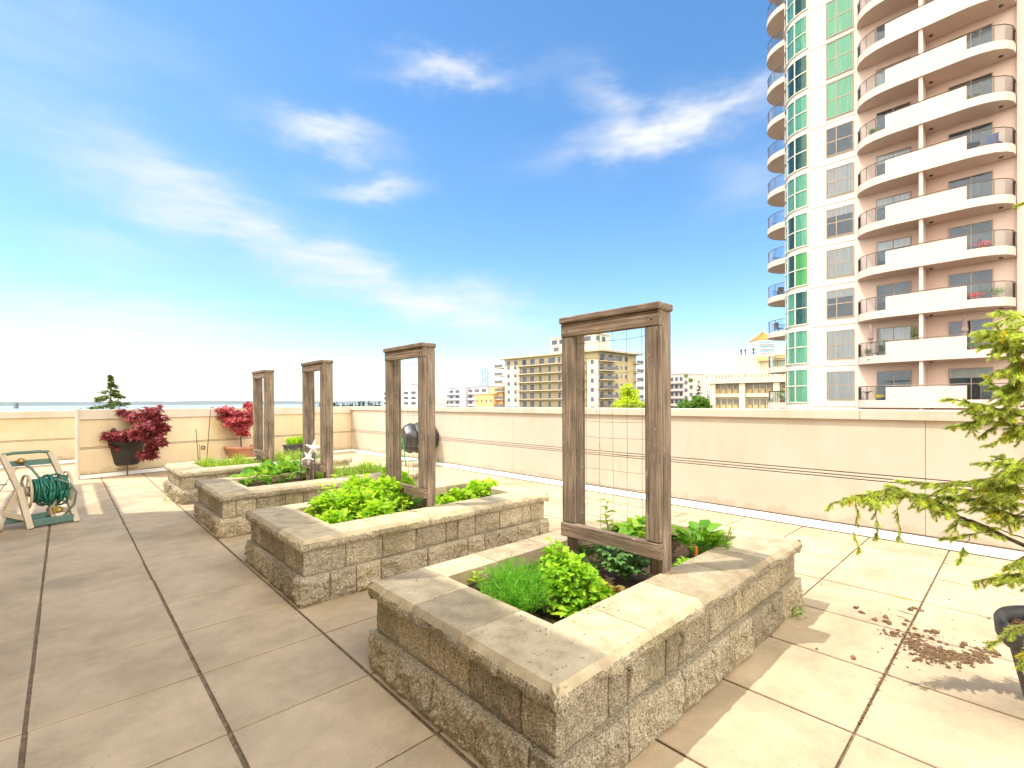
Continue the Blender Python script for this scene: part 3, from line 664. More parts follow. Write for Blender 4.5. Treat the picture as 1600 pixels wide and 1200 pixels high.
potplant(6.3, 36.95, 0, .25, 'yellow flowers in a pot behind the left railing of the lowest tower balcony', M_FLY, 'flower_pot', 'flower pot', M_BLUE, .3, 3)
potplant(6.9, 37.3, 1, .45, 'leafy potted plant at the left end of the second lowest tower balcony', M_GREEN, w=.22, seed=4)
potplant(6.0, 37.1, 1, .9, 'taller potted shrub beside the closed parasol on the tower balcony', M_GREEN, w=.2, seed=5)
potplant(4.62, 37.3, 1, 1.6, 'conical topiary against the divider wall of the tower balcony', M_GREEN, 'topiary', 'plant', w=.22, seed=6)
potplant(2.0, 36.75, 1, .4, 'spreading green plant behind the right railing under the closed grey parasol', M_GREEN, w=.45, seed=7)
potplant(1.95, 36.75, 2, .3, 'box of red flowers behind the right railing, two balconies above the lowest', M_FLRED, 'flower_pot', 'flower pot', w=.4, seed=8)
potplant(1.15, 37.0, 2, .5, 'bushy green potted plant at the right end of the balcony with red flowers', M_GREEN, w=.35, seed=9)
potplant(1.7, 36.8, 3, .25, 'pink and red flowers behind the right railing of the fourth lowest balcony', M_FLRED, 'flower_pot', 'flower pot', w=.5, seed=10)
potplant(6.6, 37.2, 6, .4, 'green potted plant behind the left railing of a high tower balcony', M_GREEN, w=.3, seed=12)
potplant(2.1, 36.8, 6, .2, 'low greenery behind the right railing of a high tower balcony', M_GREEN, w=.3, seed=13)
def parasol(x, y, k, label, h=2.2):
    z = FLR(k); t = thing('closed_parasol', (x, y, z), label, 'parasol')
    mb = MB(); mb.tube([(x, y, z), (x, y, z+h)], .02, 6); mb.lathe([(0, 0), (.2, 0), (.2, .05), (.03, .08)], (x, y, z), 12); mb.build('pole', M_BRONZE, t)
    mb = MB(); n = 14; vs = []; 
    for (r, zz) in ((.03, h+.02), (.07, h-.12), (.10, h-.5), (.13, h-.85), (.07, h-1.0), (.12, h-1.15), (.06, h-1.17)):
        for j in range(n): a = 2*math.pi*j/n; rr = r*(1+.28*(j % 2)); vs.append((x+rr*math.cos(a), y+rr*math.sin(a), z+zz))
    mb.add(vs, [(i*n+j, i*n+(j+1) % n, (i+1)*n+(j+1) % n, (i+1)*n+j) for i in range(6) for j in range(n)]); mb.build('canopy', M_UMB, t)
parasol(37.0, 6.72, 1, 'closed brown parasol at the left end of the second lowest tower balcony')
parasol(37.0, 2.42, 1, 'closed grey parasol at the right side of the second lowest tower balcony')
def table(x, y, k, label, m_, r=.45, h=.72):
    z = FLR(k); t = thing('balcony_table', (x, y, z), label, 'table')
    mb = MB(); mb.lathe([(0, h), (r, h), (r, h-.03), (0, h-.03)], (x, y, z), 20); mb.build('tabletop', m_, t)
    for a in (0, 2.1, 4.2): mb = MB(); mb.tube([(x+.08*math.cos(a), y+.08*math.sin(a), z+h-.03), (x+.3*math.cos(a), y+.3*math.sin(a), z)], .014, 5); mb.build('leg', m_, t)
def chair(x, y, k, rz, label, m_):
    z = FLR(k); t = thing('balcony_chair', (x, y, z), label, 'chair'); T = Matrix.Translation((x, y, z)) @ Matrix.Rotation(rz, 4, 'Z')
    mb = MB(); mb.T = T; mb.box(-.22, .22, -.22, .22, .40, .44); mb.build('seat', m_, t)
    mb = MB(); mb.T = T; mb.box(-.22, .22, .20, .23, .46, .88); mb.build('backrest', m_, t)
    for sx in (-1, 1):
        for sy in (-1, 1): mb = MB(); mb.T = T; mb.bar((sx*.2, sy*.2, 0), (sx*.2, sy*.2, .4), .025); mb.build('leg', m_, t)
table(37.25, 2.2, 5, 'round dark blue table on the tower balcony five floors above the lowest', M_BLUE)
chair(37.2, 1.2, 5, 1.2, 'dark blue chair right of the round blue balcony table', M_BLUE)
chair(37.3, 6.4, 1, 2.6, 'dark garden chair beside the closed brown parasol', M_RAIL)
chair(37.35, 1.6, 3, .4, 'blue chair behind the pink flowers on the tower balcony', M_BLUE)
t = thing('bird_bath', (37.2, 6.95, FLR(0)), 'grey stone bird bath on the lowest tower balcony', 'bird bath')
mb = MB(); mb.lathe([(0, 0), (.16, 0), (.12, .08), (.06, .15), (.07, .6), (.1, .68)], (37.2, 6.95, FLR(0)), 14); mb.build('pedestal', M_GREYST, t)
mb = MB(); mb.lathe([(.08, .68), (.28, .76), (.30, .80), (.26, .78), (0, .72)], (37.2, 6.95, FLR(0)), 16); mb.build('basin', M_GREYST, t)
chair(41.3, 13.4, 2, 1, 'dark chair on a round balcony at the left edge of the tower', M_RAIL)
chair(41.4, 13.3, 3, 2, 'black seat on the round balcony one floor above the dark chair', M_RAIL)
potplant(13.2, 41.2, 0, .8, 'large potted plant on a low round balcony at the left edge of the tower', M_GREEN, w=.35, seed=21)

# ---------------------------------------------------------------- buildings in the distance
def place(px, D): d = atd(px, 631, D); return (d.x, d.y)
def zat(py, D, px=800): return H-(py-(631.4-.0053*(px-800)))/FPX*D
class Bld:
    """a building face from screen-left corner p to screen-right corner q; local x along, y towards the viewer"""
    def __init__(s, p, q, t):
        s.T, s.L = frame2d(p, q, 1); s.t = t
    def mb(s): m = MB(); m.T = s.T; return m
M_TAN = mat('tan_render', (.38, .30, .165), (.45, .36, .20), scale=.1, rough=.85); M_CREAM = mat('cream_panel', (.52, .48, .39), rough=.85); M_BDK = mat('dark_glass_far', (.05, .06, .08), (.12, .13, .15), scale=.3, rough=.3)
M_SLAB = mat('tan_slab', (.52, .43, .28), rough=.8); M_FRAIL = mat('far_railing', (.14, .13, .14), rough=.6); M_FAWN = mat('roof_fascia', (.42, .36, .24), rough=.8)
# tan apartment block: left face, right face
t = thing('tan_apartment_block', (*place(935, 150), -20), 'tan and cream apartment block with dark balconies and penthouse, behind the nearest trellis', 'building')
pL, pC, pR = place(789, 171), place(934, 144), place(994, 158)
pB = (pL[0]+(pR[0]-pC[0]), pL[1]+(pR[1]-pC[1]))
zroof = zat(549, 144, 934)
mb = MB(); mb.prism([pL, pC, pR, pB], -20, zroof-.6); mb.build('wall', M_TAN, t)
def grow(P, k):
    cx = sum(p[0] for p in P)/len(P); cy = sum(p[1] for p in P)/len(P); return [(cx+(x-cx)*(1+k/math.hypot(x-cx, y-cy)), cy+(y-cy)*(1+k/math.hypot(x-cx, y-cy))) for x, y in P]
mb = MB(); mb.prism(grow([pL, pC, pR, pB], 2.4), zroof-.6, zroof-.1); mb.build('roof', M_FAWN, t)
fh = 2.82; z6 = zroof-.6-fh
LF, RF = Bld(pL, pC, t), Bld(pC, pR, t)
def fwin(B, s, z, w, h, m_=M_BDK, o=.05, name='window'):
    f = B.mb(); f.box(s-w/2, s+w/2, 0, o+.02, z, z+h); f_ = f.build(name, M_CREAM, t); g = B.mb(); g.box(s-w/2+.12, s+w/2-.12, o+.02, o+.05, z+.12, z+h-.12); g.build('pane', m_, f_)
# cream stacks
c1 = LF.mb(); c1.box(.4, 7.6, 0, .5, -20, z6+.2); c1.build('cream_panel', M_CREAM, t)
c1 = LF.mb(); c1.box(LF.L-3.4, LF.L+.3, 0, .45, -20, z6+.2); c1.build('cream_panel', M_CREAM, t)
for fl in range(7):
    z = z6-fl*fh
    for s in (2.4, 5.7): fwin(LF, s, z-.2-.9+.1, 1.4, 1.5, o=.52)
    fwin(LF, LF.L-1.6, z-1.0, 1.3, 1.5, o=.47)
    # balcony run on the left face
    s0, s1 = 8.2, LF.L-4.2
    b = LF.mb(); b.box(s0-1.2, s1, 0, 1.8, z-.15, z+.08); bb = b.build('balcony', M_SLAB, t)
    b = LF.mb(); b.box(s0-1.2, s1, 1.7, 1.76, z+1.05, z+1.12)
    b.box(s0-1.2, s1, 1.71, 1.74, z+.1, z+.22)
    q = s0-1.2
    while q < s1: b.box(q, q+.05, 1.7, 1.75, z+.08, z+1.1); q += .55
    b.build('railing', M_FRAIL, bb)
    for s in ([s0+1.3, s0+4.8, s0+8.4, s0+12.4, s0+16.4, s0+20]):
        if s < s1-1: fwin(LF, s, z+.3 if False else z+.12, 2.1 if int(s) % 2 else 1.3, 2.1, name='window')
    # right face
    b = RF.mb(); b.box(.6, 8.2, 0, 1.8, z-.15, z+.08); bb = b.build('balcony', M_SLAB, t)
    b = RF.mb(); b.box(.6, 8.2, 1.7, 1.78, z+.25, z+1.1) ; b.build('railing', M_FRAIL, bb)
    for s in (2.0, 5.9): fwin(RF, s, z+.12, 2.2, 2.1)
    for s in (9.6, 12.2, 14.8): fwin(RF, s, z+.55, 1.5 if s != 12.2 else .9, 1.5)
    b = RF.mb(); b.box(RF.L-1.6, RF.L+2.2, -4, 1.5, z-.15, z+.08); bb = b.build('balcony', M_SLAB, t)
    b = RF.mb(); b.box(RF.L-1.6, RF.L+2.2, 1.4, 1.46, z+.1, z+1.1); b.build('railing', M_FRAIL, bb)
    b = LF.mb(); b.box(-3.8, .2, -3, 1.5, z-.15, z+.08); bb = b.build('balcony', M_SLAB, t)
    b = LF.mb(); b.box(-3.8, .2, 1.4, 1.46, z+.1, z+1.1); b.build('railing', M_FRAIL, bb)
for s in (2, 5.5, 9.4, 13.4, 17.5, 22, 27): fwin(LF, s, z6+.35, 2.0, 1.9)
for s in (3, 7, 11.5, 15): fwin(RF, s, z6+.35, 2.0, 1.9)
# penthouse
q0, q1, q2 = place(861, 165), place(930, 152), place(953, 158); q3 = (q0[0]+q2[0]-q1[0], q0[1]+q2[1]-q1[1]); zp = zat(527, 156, 900)
mb = MB(); mb.prism([q0, q1, q2, q3], zroof-.1, zp); ph = mb.build('penthouse', M_CREAM, t)
PLF, PRF = Bld(q0, q1, t), Bld(q1, q2, t)
mb = MB(); mb.prism(grow([q0, q1, q2, q3], .5), zp, zp+.25); mb.build('penthouse_roof', M_SLAB, t)
for s in (1.7, 5.1, 8.6, 12.2, 15.6): fwin(PLF, s, zp-2.2, 2.7, 1.7)
for s in (1.6, 4.8): fwin(PRF, s, zp-2.2, 2.2, 1.7)
for s in (2.5, 9.6): fwin(PLF, s, zp-4.6, 2.4, 1.6)

def simple_block(px0, px1, pyt, D0, D1, depth, mwall, label, cat='building', rows=0, cols=0, fh=2.9, name='apartment_building', band=None, zt=None, win=(.6, .55), roofm=None, wm_=M_BDK):
    p, q = place(px0, D0), place(px1, D1); T, L_ = frame2d(p, q, 1); top = zat(pyt, (D0+D1)/2, (px0+px1)/2)
    t = thing(name, (p[0], p[1], -20), label, cat)
    mb = MB(); mb.T = T; mb.box(0, L_, -depth, 0, -20, top); mb.build('wall', mwall, t)
    mb = MB(); mb.T = T; mb.box(-.2, L_+.2, -depth-.2, .2, top+.003, top+.35); mb.build('roof', roofm or mwall, t)
    for r in range(rows):
        z = top-.7-(r+1)*fh+.9
        if band: mb = MB(); mb.T = T; mb.box(-.1, L_+.1, 0, 1.1, z-.95, z-.1); mb.build('balcony', band, t)
        for c in range(cols):
            w = L_/cols*win[0]; s = L_*(c+.5)/cols; f = MB(); f.T = T; f.box(s-w/2, s+w/2, 0, .06, z, z+fh*win[1]); f.build('window', wm_, t)
    return t, T, L_, top
M_PURP = mat('mauve_concrete', (.42, .38, .42), rough=.85); M_LGREY = mat('light_concrete', (.60, .58, .56), rough=.8); M_TEAL = mat('blue_glass_tower', (.12, .22, .32), (.26, .38, .48), scale=.12, rough=.15, stretch=(1, 1, 3)); M_ORNG = mat('orange_render', (.62, .38, .17), rough=.85)
M_PKG = mat('pinkish_grey_render', (.52, .44, .42), rough=.85)
t1, T1, L1, top1 = simple_block(598, 652, 612, 300, 270, 20, M_LGREY, 'light grey apartment building with dark window rows seen through the second trellis', rows=5, cols=5, fh=3.0, win=(.62, .5))
mb = MB(); mb.T = T1; mb.box(L1*.55, L1*.75, -10, -2, top1+.36, top1+3.4); mb.build('lift_house', M_PURP, t1)
t1, T1, L1, top1 = simple_block(701, 762, 608.5, 265, 235, 16, M_PURP, 'mauve grey apartment building with white balcony bands right of the second trellis', rows=5, cols=6, fh=2.9, band=M_LGREY, win=(.6, .5))
mb = MB(); mb.T = T1; mb.box(L1*.40, L1*.56, .0, 2.2, -20, top1+.5); mb.build('stair_tower', M_PURP, t1)
mb = MB(); mb.T = T1; mb.lathe([(4.2, top1+.36), (4.2, top1+2.6), (3.4, top1+3.7), (1.6, top1+4.2), (0, top1+4.2)], (L1*.42, -6, 0), 18); mb.build('roof_drum', M_PURP, t1)
t1, T1, L1, top1 = simple_block(751, 765, 579, 900, 900, 16, M_TEAL, 'distant slim blue glass tower beyond the mauve building', rows=0, name='glass_tower')
mb = MB(); mb.T = T1
for c in range(5): s = L1*(c+.5)/5; mb.box(s-.3, s+.3, 0, .4, -20, top1)
mb.build('mullion', M_LGREY, t1)
t1, T1, L1, top1 = simple_block(742, 771, 619.5, 180, 172, 12, M_ORNG, 'low orange rendered building left of the tan apartment block', rows=2, cols=4, fh=3, win=(.25, .3))
mb = MB(); mb.T = T1; mb.box(L1*.62, L1*1.25, -10, -2, -20, top1+2.6); mb.build('upper_storey', M_ORNG, t1)
t1, T1, L1, top1 = simple_block(1040, 1068, 588, 185, 178, 14, M_PKG, 'pinkish grey apartment building with stepped planted terraces, just right of the nearest trellis', rows=6, cols=4, fh=2.8, band=M_PKG, win=(.6, .5))
for i, (a, b_, y_) in enumerate(((1068, 1076, 593), (1076, 1084, 600))):
    p, q = place(a, 178), place(b_, 178); T_, L_ = frame2d(p, q, 1); zt = zat(y_, 178, a); mb = MB(); mb.T = T_; mb.box(.004, L_, -13, -.05, -20, zt); mb.build('terrace_storey', M_PKG, t1)
    for r in range(5-i): mb = MB(); mb.T = T_; mb.box(.4, L_-.4, -.05, 0, zt-2.6-2.8*r, zt-1.2-2.8*r); mb.build('window', M_BDK, t1)
    mb = MB(); mb.T = T_; rr = random.Random(i); leafblob(mb, (L_/2, -1, zt+.5), L_*.5, 1.5, .9, 160, .6, rr); mb.build('roof_planting', M_GREEN, t1)
simple_block(1086, 1097, 591, 420, 420, 14, M_TEAL, 'distant grey blue glass tower behind the dark green tree', name='glass_tower', rows=6, cols=2, fh=3)
# cream low building with concrete fins
M_BCR = mat('warm_cream_precast', (.58, .50, .36), (.64, .56, .41), scale=.3, rough=.85); M_BRN = mat('bronze_glazing', (.16, .13, .10), (.32, .27, .2), scale=.5, rough=.3); M_SUNP = mat('ochre_spandrel', (.50, .36, .17), rough=.8)
p, q = place(1110, 102), place(1250, 92); T_, L_ = frame2d(p, q, 1); t = thing('office_building', (p[0], p[1], -20), 'low cream concrete building with bronze windows and finned parapet, left of the pink tower', 'building')
ztop = zat(585.5, 98, 1150)
mb = MB(); mb.T = T_; mb.box(0, L_, -18, -.6, -20, ztop-.8); mb.build('wall', M_BCR, t)
for r in range(3):
    z = ztop-2.4-r*3.25
    mb = MB(); mb.T = T_; mb.box(.6, L_, -.6, .25, z-2.55, z-1.85); mb.build('spandrel_band', M_BCR, t)
    for s0 in (.8, 7.0, 13.2):
        mb = MB(); mb.T = T_; mb.box(s0, s0+4.9, -.6, -.5, z-1.84, z+.25); w_ = mb.build('window', M_BRN, t)
        mb = MB(); mb.T = T_
        for c in range(4): mb.box(s0+.18+c*1.2, s0+.88+c*1.2, -.5, -.35, z-1.84, z-.9)
        mb.build('ochre_panel', M_SUNP, w_)
        for c in range(5): mb = MB(); mb.T = T_; mb.box(s0+c*1.2, s0+.1+c*1.2, -.5, -.3, z-1.84, z+.25); mb.build('mullion', M_BCR, w_)
mb = MB(); mb.T = T_
for s0 in (0., 5.75, 11.95, 18.2): mb.box(s0, s0+1.1, -.6, .55, -20, ztop-.3)
mb.build('pier', M_BCR, t)
mb = MB(); mb.T = T_; mb.box(-1, L_, -.6, .9, ztop-2.1, ztop-1.0); mb.build('parapet', M_BCR, t)
mb = MB(); mb.T = T_; k = -1.
while k < L_: mb.box(k, k+.28, -.4, .6, ztop-1.0, ztop-.1); k += .62
mb.build('parapet_fin', M_BCR, t)
mb = MB(); mb.T = T_; mb.box(3.6, L_, -16, -5, ztop-.8, ztop+4.0); mb.build('upper_storey', M_BCR, t)
mb = MB(); mb.T = T_; mb.box(8.6, 14.2, -5, -4.9, ztop-.3, ztop+2.4); mb.box(4.6, 6, -5, -4.9, ztop-.4, ztop+1.9); mb.build('window', mat('pale_glass', (.42, .40, .26), (.6, .58, .42), scale=.4, rough=.2), t)
mb = MB(); mb.T = T_; mb.box(8.2, 14.8, -5, -3.6, ztop+2.5, ztop+3.4); mb.build('canopy', M_SUNP, t)
mb = MB(); mb.T = T_
for s in (4.8, 5.6, 7.2): mb.tube([(s, -6, ztop+4), (s, -6, ztop+5)], .12, 6); mb.lathe([(0, 0), (.25, .1), (.2, .4), (0, .5)], (s, -6, ztop+4.9), 8)
mb.build('roof_vent', M_DARK, t)
# tower with an orange roof, stepped neighbour
p, q = place(1185, 330), place(1212, 330); T_, L_ = frame2d(p, q, 1); zt = zat(534, 330, 1200); t = thing('orange_roofed_tower', (p[0], p[1], -20), 'distant white apartment tower with a bright orange hipped roof, left of the pink tower', 'building')
mb = MB(); mb.T = T_; mb.box(0, L_, -12, 0, -20, zt); mb.box(-5, -.004, -11, -1, -20, zt-4.5); mb.box(-8.6, -5.004, -10, -2, -20, zt-13); mb.build('wall', M_LGREY, t)
mb = MB(); mb.T = T_; mb.add([(-.5, .5, zt), (L_+.5, .5, zt), (L_+.5, -12.5, zt), (-.5, -12.5, zt), (L_*.45, -5, zt+6.2), (L_*.62, -7, zt+6.2)], [(0, 1, 5, 4), (1, 2, 5), (2, 3, 4, 5), (3, 0, 4)]); mb.build('roof', mat('orange_tile', (.75, .18, .04), rough=.8), t)
for r in range(6):
    mb = MB(); mb.T = T_; mb.box(.5, L_-.5, 0, .1, zt-2.6-r*3, zt-1.1-r*3); mb.build('window', M_TEAL, t)
    mb = MB(); mb.T = T_; mb.box(1, L_-1, .1, 1.2, zt-3.2-r*3, zt-2.9-r*3); mb.build('balcony', M_LGREY, t)
    if r > 0: mb = MB(); mb.T = T_; mb.box(-4.6, -.5, -1, -.9, zt-3.6-r*3, zt-2.2-r*3); mb.build('window', M_TEAL, t)
simple_block(1164, 1173, 594, 330, 330, 8, M_LGREY, 'low pale building top beside the orange-roofed tower', rows=2, cols=2, fh=3)
# silo-like tower on the sea horizon
p = place(21.5, 2600); q = place(25.5, 2600); T_, L_ = frame2d(p, q, 1); t = thing('harbour_tower', (p[0], p[1], -20), 'tiny dark tower on the sea horizon at the far left', 'tower')
mb = MB(); mb.T = T_; mb.box(0, L_, -12, 0, -20, zat(633.5, 2600, 23)); mb.build('shaft', M_BDK, t)
mb = MB(); mb.T = T_; mb.box(-.6, L_+.6, -12.6, .6, zat(633.5, 2600, 23), zat(632.8, 2600, 23)); mb.build('cap', M_BDK, t)

# ---------------------------------------------------------------- distant trees
M_BARK = mat('bark', (.10, .07, .045), (.20, .15, .10), scale=12, rough=.95, bump=.6)
M_YTREE = leafmat('yellow_green_leaves', (.30, .42, .02), (.46, .58, .03), (.62, .70, .06), .45)
M_DTREE = leafmat('mid_green_leaves', (.05, .14, .01), (.10, .22, .02), (.20, .34, .04), .35)
M_CON = leafmat('dark_conifer_leaves', (.015, .035, .02), (.03, .06, .03), (.05, .09, .04), .15)
M_FIR = leafmat('fir_leaves', (.04, .08, .015), (.09, .14, .03), (.18, .22, .05), .25)
def tree(px, D, py_top, r, m_, label, seed, n=2600, L_=.35, crown=None, zb=-20):
    x, y = place(px, D); z = zat(py_top, D, px); rn = random.Random(seed); t = thing('broadleaf_tree', (x, y, zb), label, 'tree')
    hh = crown or r*2.0; mb = MB(); mb.tube([(x, y, zb), (x+.2, y, z-hh*.6), (x, y+.1, z-hh*.2)], [.35, .22, .06], 8)
    for i in range(7):
        a = rn.random()*6.28; mb.tube([(x, y, z-hh*.7), (x+math.cos(a)*r*.4, y+math.sin(a)*r*.4, z-hh*.45), (x+math.cos(a)*r*.7, y+math.sin(a)*r*.7, z-hh*.25)], [.12, .07, .03], 5)
    mb.build('trunk', M_BARK, t)
    mb = MB(); m = 26
    for i in range(m):
        v = Vector((rn.gauss(0, 1), rn.gauss(0, 1), rn.gauss(0, 1))).normalized()*(rn.random()**.5); f = 1-.55*max(0, v.z)
        c = (x+v.x*r*.72*f, y+v.y*r*.72*f, z-hh*.5+v.z*hh*.42); leafblob(mb, c, r*.30, r*.30, hh*.12, n//m, L_, rn, .7)
    mb.build('crown', m_, t); return t
tree(982, 62, 601, 2.35, M_YTREE, 'bright yellow-green tree beyond the wall, framed by the nearest trellis', 31, 5200, .26, 5.5)
tree(1012, 64, 622, 1.9, M_YTREE, 'lower yellow-green tree half hidden behind the nearest trellis post', 32, 2600, .26, 4)
tree(1090, 72, 614, 2.3, M_DTREE, 'rounded mid green tree beyond the wall, right of the nearest trellis', 33, 4200, .3, 4.6)
tree(1070, 76, 624, 1.7, M_DTREE, 'smaller mid green treetop left of the rounded green tree', 34, 1800, .3, 3.5)
def conifer(x, y, zt, h, r, m_, label, seed, name='conifer_tree', group=None, tiers=9, nn=60, L_=.35, zb=-20, gap=1.):
    rn = random.Random(seed); t = thing(name, (x, y, zb), label, 'tree', group); mb = MB(); mb.tube([(x, y, zb), (x, y, zt-h*.5), (x, y, zt)], [.28, .05, .012], 6); mb.build('trunk', M_BARK, t)
    mb = MB()
    for i in range(tiers):
        f = (i+.3)/tiers; zz = zt-h*f; nb = 6+int(5*f)
        for j in range(nb):
            a = rn.random()*6.28; l = r*(f**.85)*(.5+.65*rn.random()); zz = zt-h*(f+.5*rn.uniform(-1, 1)/tiers)
            for k in range(int(nn*(.3+f))):
                s = rn.random()**.6; w = .16*l+.05; p = Vector((x+math.cos(a)*l*s+rn.gauss(0, w*.4), y+math.sin(a)*l*s+rn.gauss(0, w*.4), zz-.30*l*s+.12*l*s*s+rn.gauss(0, .05*h/tiers*gap)))
                d = Vector((math.cos(a)+rn.gauss(0, .5), math.sin(a)+rn.gauss(0, .5), rn.gauss(-.1, .3))).normalized(); b_ = d.cross(Vector((rn.gauss(0, 1), rn.gauss(0, 1), 1))).normalized(); q = L_*(.5+.7*rn.random())
                mb.add([p-d*q*.5, p+b_*q*.16, p+d*q*.5, p-b_*q*.16], [(0, 1, 2, 3)])
    mb.build('crown', m_, t); return t
x, y = place(173, 26); conifer(x, y, zat(592, 26, 173), 4.4, 2.7, M_FIR, 'pointed fir treetop showing above the far wall at the left', 41, 'fir_tree', tiers=13, nn=150, L_=.2, gap=2.6)
x, y = place(1092, 150); conifer(x, y, zat(599, 150, 1092), 9, 2.4, M_CON, 'tall dark conifer behind the rounded green tree', 42, nn=40, L_=.6)
for i, (px, D, py) in enumerate(((1101, 260, 613), (1105, 255, 610), (1109, 262, 612))):
    x, y = place(px, D); conifer(x, y, zat(py, D, px), 9, 1.9, M_CON, ('leftmost', 'middle', 'rightmost')[i]+' of three distant dark conifers left of the cream concrete building', 50+i, group='distant conifers by the cream building', tiers=6, nn=16, L_=1.0)
rn = random.Random(77)
names = 'conifers on the skyline left of the mauve building'
for i, px in enumerate((683, 688, 692, 696, 700)):
    D = 300; x, y = place(px, D); conifer(x, y, zat((627, 625, 627, 623, 621)[i], D, px), 9, 2.4, M_CON, ('first', 'second', 'third', 'fourth', 'fifth')[i]+' conifer from the left, between the second trellis and the mauve building', 60+i, group=names, tiers=5, nn=22, L_=1.1)
# far wood that reads as one mass
mb = MB(); a0 = YAW+math.atan((495-800)/FPX); a1 = YAW+math.atan((640-800)/FPX)
for i in range(150):
    a = lerp(a0, a1, rn.random()); D = 620+rn.random()*160; x, y = D*math.sin(a), D*math.cos(a); hh = 17+rn.random()*5+(3 if rn.random() < .2 else 0); zt = -20+hh; r = 2+rn.random()*1.6
    for k in range(60):
        f = rn.random(); an = rn.random()*6.28; q = r*(f**.7)*rn.random()**.5; p = Vector((x+math.cos(an)*q, y+math.sin(an)*q, zt-f*hh*.6)); d = Vector((rn.gauss(0, 1), rn.gauss(0, 1), rn.gauss(0, .6))).normalized(); b_ = d.cross(Vector((0, .3, 1))).normalized()
        mb.add([p-d, p+b_*.7, p+d, p-b_*.7], [(0, 1, 2, 3)])
tag(mb.build('woodland', M_CON), 'dark line of far woodland on the skyline left of the grey building', 'woodland', kind='stuff')

# ---------------------------------------------------------------- air
mb = MB(); mb.box(-17500, 17500, -17500, 17500, -21, 120)
m, nt, N, L, b = nodes('air_haze'); N.remove(b); v = N.new('ShaderNodeVolumePrincipled'); v.inputs['Density'].default_value = 3e-5; v.inputs['Color'].default_value = (.82, .9, 1, 1); L.new(v.outputs[0], N['Material Output'].inputs['Volume'])
tag(mb.build('haze', m), kind='stuff')
# ---------------------------------------------------------------- plants: leaf shapes
OVAL = ([(0, 0), (.22, .30), (.55, .42), (.82, .26), (1, 0), (.82, -.26), (.55, -.42), (.22, -.30)], .35)
LOBE3 = ([(0, 0), (.10, .30), (.34, .52), (.42, .30), (.62, .38), (.74, .20), (1, .04), (1, -.04), (.74, -.20), (.62, -.38), (.42, -.30), (.34, -.52), (.10, -.30)], .25)
MAPLE = ([(0, 0), (.02, .34), (-.12, .62), (.26, .30), (.50, .66), (.52, .20), (1.05, 0), (.52, -.20), (.50, -.66), (.26, -.30), (-.12, -.62), (.02, -.34)], .15)
CRINK = ([(0, 0), (.10, .26), (.2, .42), (.30, .38), (.42, .56), (.55, .46), (.68, .50), (.82, .32), (.92, .18), (1, 0), (.92, -.18), (.82, -.32), (.68, -.5), (.55, -.46), (.42, -.56), (.30, -.38), (.2, -.42), (.10, -.26)], .3)
def leaf(mb, p, d, up, L_, W_=1., shape=OVAL, curl=.25, rn=None):
    """one leaf from its stalk end p along d; up = side the upper face looks to; folded along the midrib, tip curling down"""
    p = Vector(p); d = Vector(d).normalized(); s = d.cross(Vector(up))
    if s.length < 1e-4: s = d.cross(Vector((1, 0, 0)))
    s.normalize(); u = s.cross(d).normalized(); pts, fold = shape; vs = []
    for (a, w) in pts:
        j = (rn.random()-.5)*.09 if rn else 0
        vs.append(p+d*(a*L_)+s*(w*W_*L_)+u*((fold*abs(w)-curl*a*a+j)*L_))
    m = p+d*(.45*L_)+u*(-curl*.2*L_); b = len(vs); vs.append(m)
    n = len(pts); mb.add(vs, [(b, i, (i+1) % n) for i in range(n)])
def rv(rn, up=0., s=1.): return Vector((rn.gauss(0, s), rn.gauss(0, s), rn.gauss(up, s)))
def bush(mb, c, rx, ry, h, n, L_, rn, shape=LOBE3, W_=1., dome=True, st=None, tilt=.7):
    """leaves carried on stalks that rise from the soil, densest at the outside of a low dome"""
    cx, cy, cz = c
    for _ in range(n):
        a = rn.random()*6.283; r = rn.random()**.55; q = (1-r*r)**.5 if dome else 1
        z = cz+h*(q*(.45+.6*rn.random()**.6)) ; x = cx+math.cos(a)*r*rx; y = cy+math.sin(a)*r*ry
        z += (.02+.25*h)*noise.noise((x*13, y*13, 3)); d = Vector((math.cos(a)*(.3+r), math.sin(a)*(.3+r), .35))+rv(rn, 0, .45); up = Vector((0, 0, 1))+rv(rn, 0, tilt*.5)
        l = L_*(.45+1.0*rn.random()**1.5); leaf(mb, (x, y, z), d, up, l, W_*(.85+.3*rn.random()), shape, .25, rn)
        if st is not None and rn.random() < .35:
            b = Vector((cx+math.cos(a)*r*rx*.55, cy+math.sin(a)*r*ry*.55, cz)); e = Vector((x, y, z)); m = b.lerp(e, .5)+Vector((0, 0, .02)); st.tube([b, m, e], [.0022, .0018, .0012], 4, False)
L_PAR = leafmat('parsley_leaves', (.17, .38, .02), (.34, .58, .03), (.52, .72, .06), .42)
L_LET = leafmat('lettuce_leaves', (.20, .42, .02), (.38, .60, .03), (.58, .74, .07), .45)
L_DILL = leafmat('dill_fronds', (.08, .30, .02), (.16, .46, .03), (.28, .58, .05), .35)
L_DK = leafmat('dark_herb_leaves', (.03, .10, .012), (.06, .17, .02), (.12, .26, .03), .3)
L_POT = leafmat('potato_leaves', (.06, .18, .04), (.12, .27, .07), (.22, .38, .13), .3, rough=.45)
L_STR = leafmat('broad_green_leaves', (.10, .28, .02), (.20, .42, .04), (.38, .56, .08), .38, rough=.45)
L_GR = leafmat('grass_blades', (.12, .26, .02), (.28, .44, .04), (.55, .62, .14), .4)
L_KALE = leafmat('bolting_leaves', (.16, .26, .03), (.28, .38, .05), (.42, .48, .10), .35)
L_RED = leafmat('red_lettuce_leaves', (.10, .03, .02), (.22, .10, .03), (.32, .28, .06), .35)
